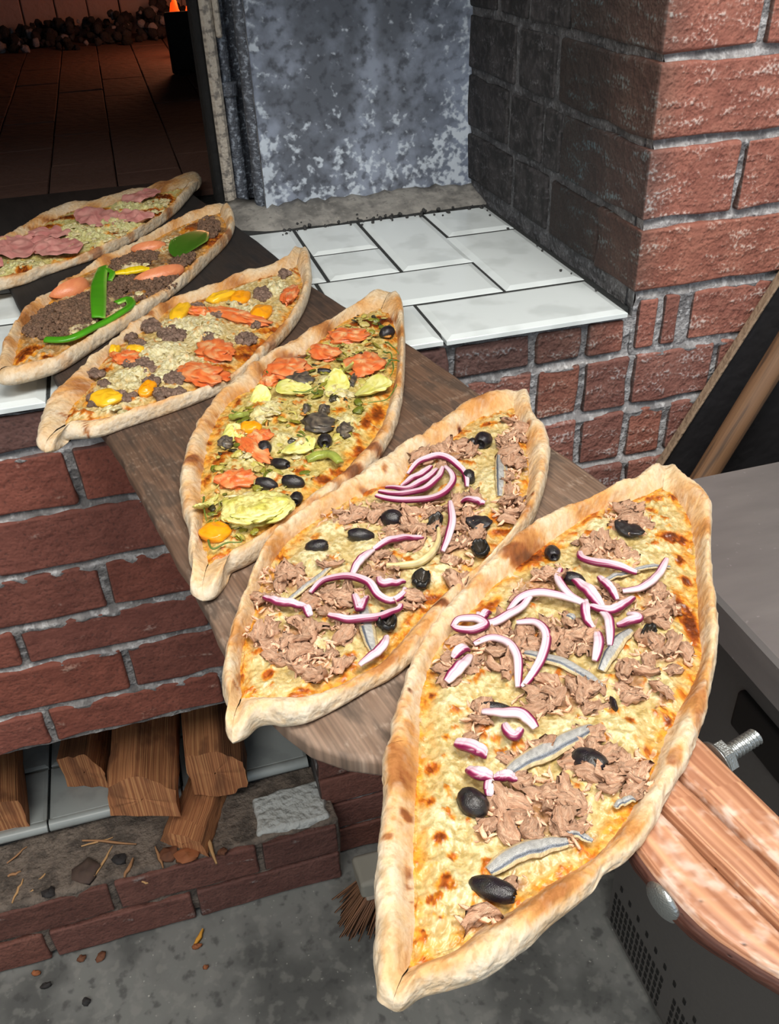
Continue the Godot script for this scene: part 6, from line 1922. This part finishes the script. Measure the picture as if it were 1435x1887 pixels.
func olive(t: Node3D, kind: String, c: Vector3, A: Vector3, B: Vector3, yaw: float, sd: int, top: float) -> void:
	var a := A.length()
	var b := B.length()
	var nz := noise(sd, 160.0, 2)
	var colf := func(p: Vector3, dd: Vector3) -> Color: return lin(0.115, 0.11, 0.115).lerp(lin(0.23, 0.21, 0.20), clampf(nz.get_noise_3dv(p) * 1.6 + 0.1, 0, 1) * 0.6)
	var o: MeshInstance3D
	if kind == "olive":
		var end := 1.0 if sd % 2 else -1.0
		o = part(t, "olive", blob(Vector3(a, b * 0.92, b), 20, 28, 0.07, 0.16, sd, func(p: Vector3, dd: Vector3) -> Vector3:
			var k := smoothstep(0.86, 0.97, dd.x * end)
			return Vector3(p.x * (1.0 - 0.55 * k), p.y, p.z), colf), M.olive, c + Vector3(0, top + b * 0.45, 0))
		o.rotation = Vector3(0, yaw, 0.12 * end)
	elif kind == "olive_ring":
		# a torn olive lying open: a thick bowl with a rumpled rim
		var v := PackedVector3Array()
		var col := PackedColorArray()
		var prof := [[0.02, -0.62], [0.55, -0.55], [0.92, -0.1], [1.0, 0.25], [0.90, 0.55], [0.74, 0.60], [0.60, 0.30], [0.42, -0.05], [0.02, -0.25]]
		for i in prof.size():
			for j in 28:
				var ph := TAU * j / 28.0
				var w := 1.0 + 0.16 * nz.get_noise_2d(cos(ph) * 0.02, sin(ph) * 0.02)
				var lift := 0.3 * nz.get_noise_2d(cos(ph) * 0.012 + 4.0, sin(ph) * 0.012) if i > 2 else 0.0
				v.append(Vector3(a * prof[i][0] * w * cos(ph), b * (prof[i][1] + lift), b * prof[i][0] * w * sin(ph)))
				col.append(lin(0.105, 0.10, 0.105) if i < 6 else lin(0.20, 0.17, 0.15))
		o = part(t, "olive", mk(v, grid_index(prof.size(), 28, true), col), M.olive, c + Vector3(0, top + b * 0.5, 0))
		o.rotation = Vector3(rng.randf_range(-0.3, 0.3), yaw, rng.randf_range(-0.3, 0.3))
	else:
		o = part(t, "olive_slice", blob(Vector3(a, 0.0034, b), 12, 22, 0.25, 0.12, sd, func(p: Vector3, dd: Vector3) -> Vector3: return p + Vector3(0, 20.0 * p.x * p.x, 0), colf), M.olive, c + Vector3(0, top + 0.003, 0))
		o.rotation.y = yaw


func wedge(a: float, b: float, sd: int) -> ArrayMesh:
	# a segment cut from a round tomato: skin outside, two cut faces meeting along the core
	var v := PackedVector3Array()
	var col := PackedColorArray()
	var nz := noise(sd, 90.0, 2)
	var rows := 22
	var cols := 18
	for i in rows:
		var th := PI * i / (rows - 1)
		for j in cols:
			var r := 1.0
			var ph := 0.0
			var cc: Color
			if j < 9:
				ph = lerpf(-0.25, 1.15, j / 8.0)
				cc = lin(0.82, 0.49, 0.33).lerp(lin(0.86, 0.56, 0.38), clampf(nz.get_noise_2d(i * 0.006, j * 0.01) + 0.3, 0, 1))
			else:
				var k := (j - 9) / 8.0
				ph = 1.15 if k < 0.5 else -0.25
				r = 1.0 - 2.0 * k if k < 0.5 else 2.0 * k - 1.0
				cc = lin(0.88, 0.52, 0.27) if r > 0.75 else lin(0.80, 0.44, 0.17).lerp(lin(0.93, 0.66, 0.36), clampf(nz.get_noise_2d(i * 0.004, k * 0.06) + 0.4, 0, 1))
				r = r * (0.96 - 0.10 * sin(r * PI))
			var s := sin(th) * r
			v.append(Vector3(a * cos(th) * (0.35 + 0.65 * r if j >= 9 else 1.0), b * 0.95 * s * sin(ph) + 0.002, b * 1.5 * s * cos(ph) - b * 0.7))
			col.append(cc)
	return mk(v, grid_index(rows, cols, true), col)


func artichoke(t: Node3D, kind: String, c: Vector3, A: Vector3, B: Vector3, yaw: float, sd: int, top: float) -> void:
	var nz := noise(sd, 60.0, 3)
	var leaf := func(a: float, b: float, s: int) -> ArrayMesh:
		return blob(Vector3(a, 0.0018, b), 14, 22, 0.18, 0.10, s, func(p: Vector3, dd: Vector3) -> Vector3: return Vector3(p.x, p.y + 9.0 * p.z * p.z + 3.0 * p.x * p.x + 0.0008 * sin(p.z * 2600.0), p.z * (1.0 - 0.35 * dd.x)), func(p: Vector3, dd: Vector3) -> Color:
			return lin(0.80, 0.78, 0.36).lerp(lin(0.90, 0.88, 0.60), clampf(0.5 + 0.5 * sin(p.z * 2600.0) + nz.get_noise_2d(p.x, p.z), 0, 1)).lerp(lin(0.62, 0.66, 0.26), smoothstep(0.5, 1.0, -dd.x) * 0.5))
	if kind == "artichoke_leaf":
		var o := part(t, "artichoke_leaf", leaf.call(A.length(), B.length(), sd), M.leaf, c + Vector3(0, top + 0.002, 0))
		o.rotation = Vector3(rng.randfn(0, 0.2), yaw, rng.randfn(0, 0.15))
		return
	var heart := part(t, "artichoke_heart", blob(Vector3(A.length(), 0.0085, B.length()), 26, 40, 0.28, 0.12, sd, func(p: Vector3, _d: Vector3) -> Vector3: return p + Vector3(0, 0.003 * nz.get_noise_2d(p.x, p.z), 0), func(p: Vector3, _d: Vector3) -> Color: return lin(0.90, 0.87, 0.60).lerp(lin(0.80, 0.78, 0.38), clampf(0.35 + 1.3 * nz.get_noise_2d(p.x, p.z), 0, 1))), M.cheese, c + Vector3(0, top + 0.003, 0))
	heart.rotation.y = yaw
	for k in 7:
		var l := part(heart, "leaf", leaf.call(A.length() * 0.5, B.length() * 0.42, sd + k), M.leaf, Vector3(A.length() * (-0.55 + 0.19 * k), 0.004, B.length() * (0.75 - 0.25 * (k % 2))))
		l.rotation = Vector3(-0.35, -1.1 + 0.25 * k, 0.2)


func strip(t: Node3D, kind: String, w: float, side: float, flat: Array, sd: int, top: float) -> void:
	var n := 36
	var p2 := curve(flat, n)
	var nz := noise(sd, 40.0, 2)
	var path := PackedVector3Array()
	var lift: float = {"onion": 0.0042, "anchovy": 0.0012, "green_pepper": 0.003, "yellow_pepper": 0.003, "dill": 0.003, "pepper_strip": 0.002, "pepper_strip_green": 0.002}[kind]
	for i in n:
		var s := float(i) / (n - 1)
		var arch := sin(PI * s) * (0.0022 if kind == "onion" else 0.0008) + 0.0016 * nz.get_noise_1d(s * 0.05)
		path.append(Vector3(p2[i].x, top + lift + arch, p2[i].y))
	if kind == "onion":
		var skin := lin(0.44, 0.10, 0.25)
		var skin2 := lin(0.62, 0.28, 0.42)
		var flesh := lin(0.87, 0.785, 0.82)
		var pinkish := lin(0.79, 0.62, 0.70)
		var sec := [[-0.48, 0.0, flesh], [-0.5, 0.55, flesh], [-0.40, 0.92, flesh], [-0.12, 1.0, flesh], [0.02, 0.98, pinkish], [0.12, 0.97, flesh], [0.20, 0.96, pinkish], [0.27, 0.94, skin2], [0.34, 0.88, skin], [0.44, 0.78, skin], [0.50, 0.5, skin], [0.47, 0.0, skin], [0.0, -0.05, pinkish]]
		for q in sec:
			q[0] = q[0] * side
		part(t, "onion_slice", sweep(path, sec, func(s: float) -> float: return maxf(w, 0.0045) * 1.32 * (0.42 + 0.58 * pow(sin(PI * clampf(s * 0.96 + 0.02, 0.0, 1.0)), 0.55)), func(s: float) -> float: return 0.0030 * (0.6 + 0.4 * sin(PI * s)), null, func(s: float) -> float: return side * (0.12 + 0.22 * sin(s * 5.0 + sd))), M.onion)
	elif kind == "anchovy":
		var silver := lin(0.72, 0.72, 0.71)
		var blue := lin(0.30, 0.33, 0.38)
		var grey := lin(0.52, 0.54, 0.57)
		var cream := lin(0.87, 0.79, 0.62)
		var sec := [[-0.5, 0.05, cream], [-0.46, 0.35, cream], [-0.33, 0.70, cream], [-0.24, 0.84, silver], [-0.12, 0.96, silver], [0.04, 1.0, silver], [0.16, 0.97, silver], [0.22, 0.92, grey], [0.28, 0.84, blue], [0.34, 0.70, grey], [0.38, 0.62, cream], [0.47, 0.3, cream], [0.5, 0.05, cream], [0.0, -0.2, cream]]
		part(t, "anchovy", sweep(path, sec, func(s: float) -> float: return w * 1.5 * (0.38 + 0.62 * pow(sin(PI * clampf(0.04 + s * 0.92, 0, 1)), 0.6)) * (1.0 + 0.12 * nz.get_noise_1d(s * 0.1)), func(s: float) -> float: return minf(w * 0.38, 0.006) * (0.5 + 0.5 * sin(PI * s)) + 0.0006, func(c: Color, s: float, j: int) -> Color:
			var k := 0.82 + 0.22 * sin(s * 110.0) + 0.35 * nz.get_noise_2d(s * 0.5, j * 0.02)
			return c * clampf(k, 0.5, 1.25)), M.fish)
	elif kind == "dill":
		var green := lin(0.36, 0.44, 0.18)
		var rad := 0.0008
		part(t, "dill_sprig", sweep(path, [[-1, 0, green], [-0.5, 0.9, green], [0.5, 0.9, green], [1, 0, green], [0.5, -0.9, green], [-0.5, -0.9, green]], func(s: float) -> float: return rad * (1.1 - 0.6 * s), func(s: float) -> float: return rad * (1.1 - 0.6 * s), func(c: Color, s: float, _j: int) -> Color: return c * (0.8 + 0.5 * s)), M.leaf)
	else:
		var skin: Color = {"green_pepper": lin(0.30, 0.60, 0.13), "yellow_pepper": lin(0.93, 0.80, 0.10), "pepper_strip": lin(0.88, 0.80, 0.58), "pepper_strip_green": lin(0.58, 0.62, 0.28)}[kind]
		var fl: Color = {"green_pepper": lin(0.62, 0.80, 0.36), "yellow_pepper": lin(0.93, 0.91, 0.70), "pepper_strip": lin(0.92, 0.87, 0.70), "pepper_strip_green": lin(0.72, 0.72, 0.42)}[kind]
		var sec := [[-0.5, 0.0, fl], [-0.5, 0.45, fl], [-0.42, 0.75, fl.lerp(skin, 0.6)], [-0.3, 0.92, skin], [0.0, 1.0, skin], [0.3, 0.95, skin], [0.45, 0.75, skin], [0.5, 0.3, skin], [0.42, 0.0, fl], [0.0, 0.25, fl]]
		part(t, {"green_pepper": "green_pepper_strip", "yellow_pepper": "yellow_pepper_strip", "pepper_strip": "pepper_strip", "pepper_strip_green": "pepper_strip"}[kind], sweep(path, sec, func(s: float) -> float: return w * 1.3 * (0.62 + 0.38 * pow(sin(PI * clampf(0.05 + 0.9 * s, 0, 1)), 0.5)), func(s: float) -> float: return 0.0052 * (0.7 + 0.3 * sin(PI * s)), func(c: Color, s: float, _j: int) -> Color: return c * (0.92 + 0.2 * nz.get_noise_1d(s * 0.15)), func(s: float) -> float: return 0.25 * sin(s * 4.0 + sd)), M.pepper)
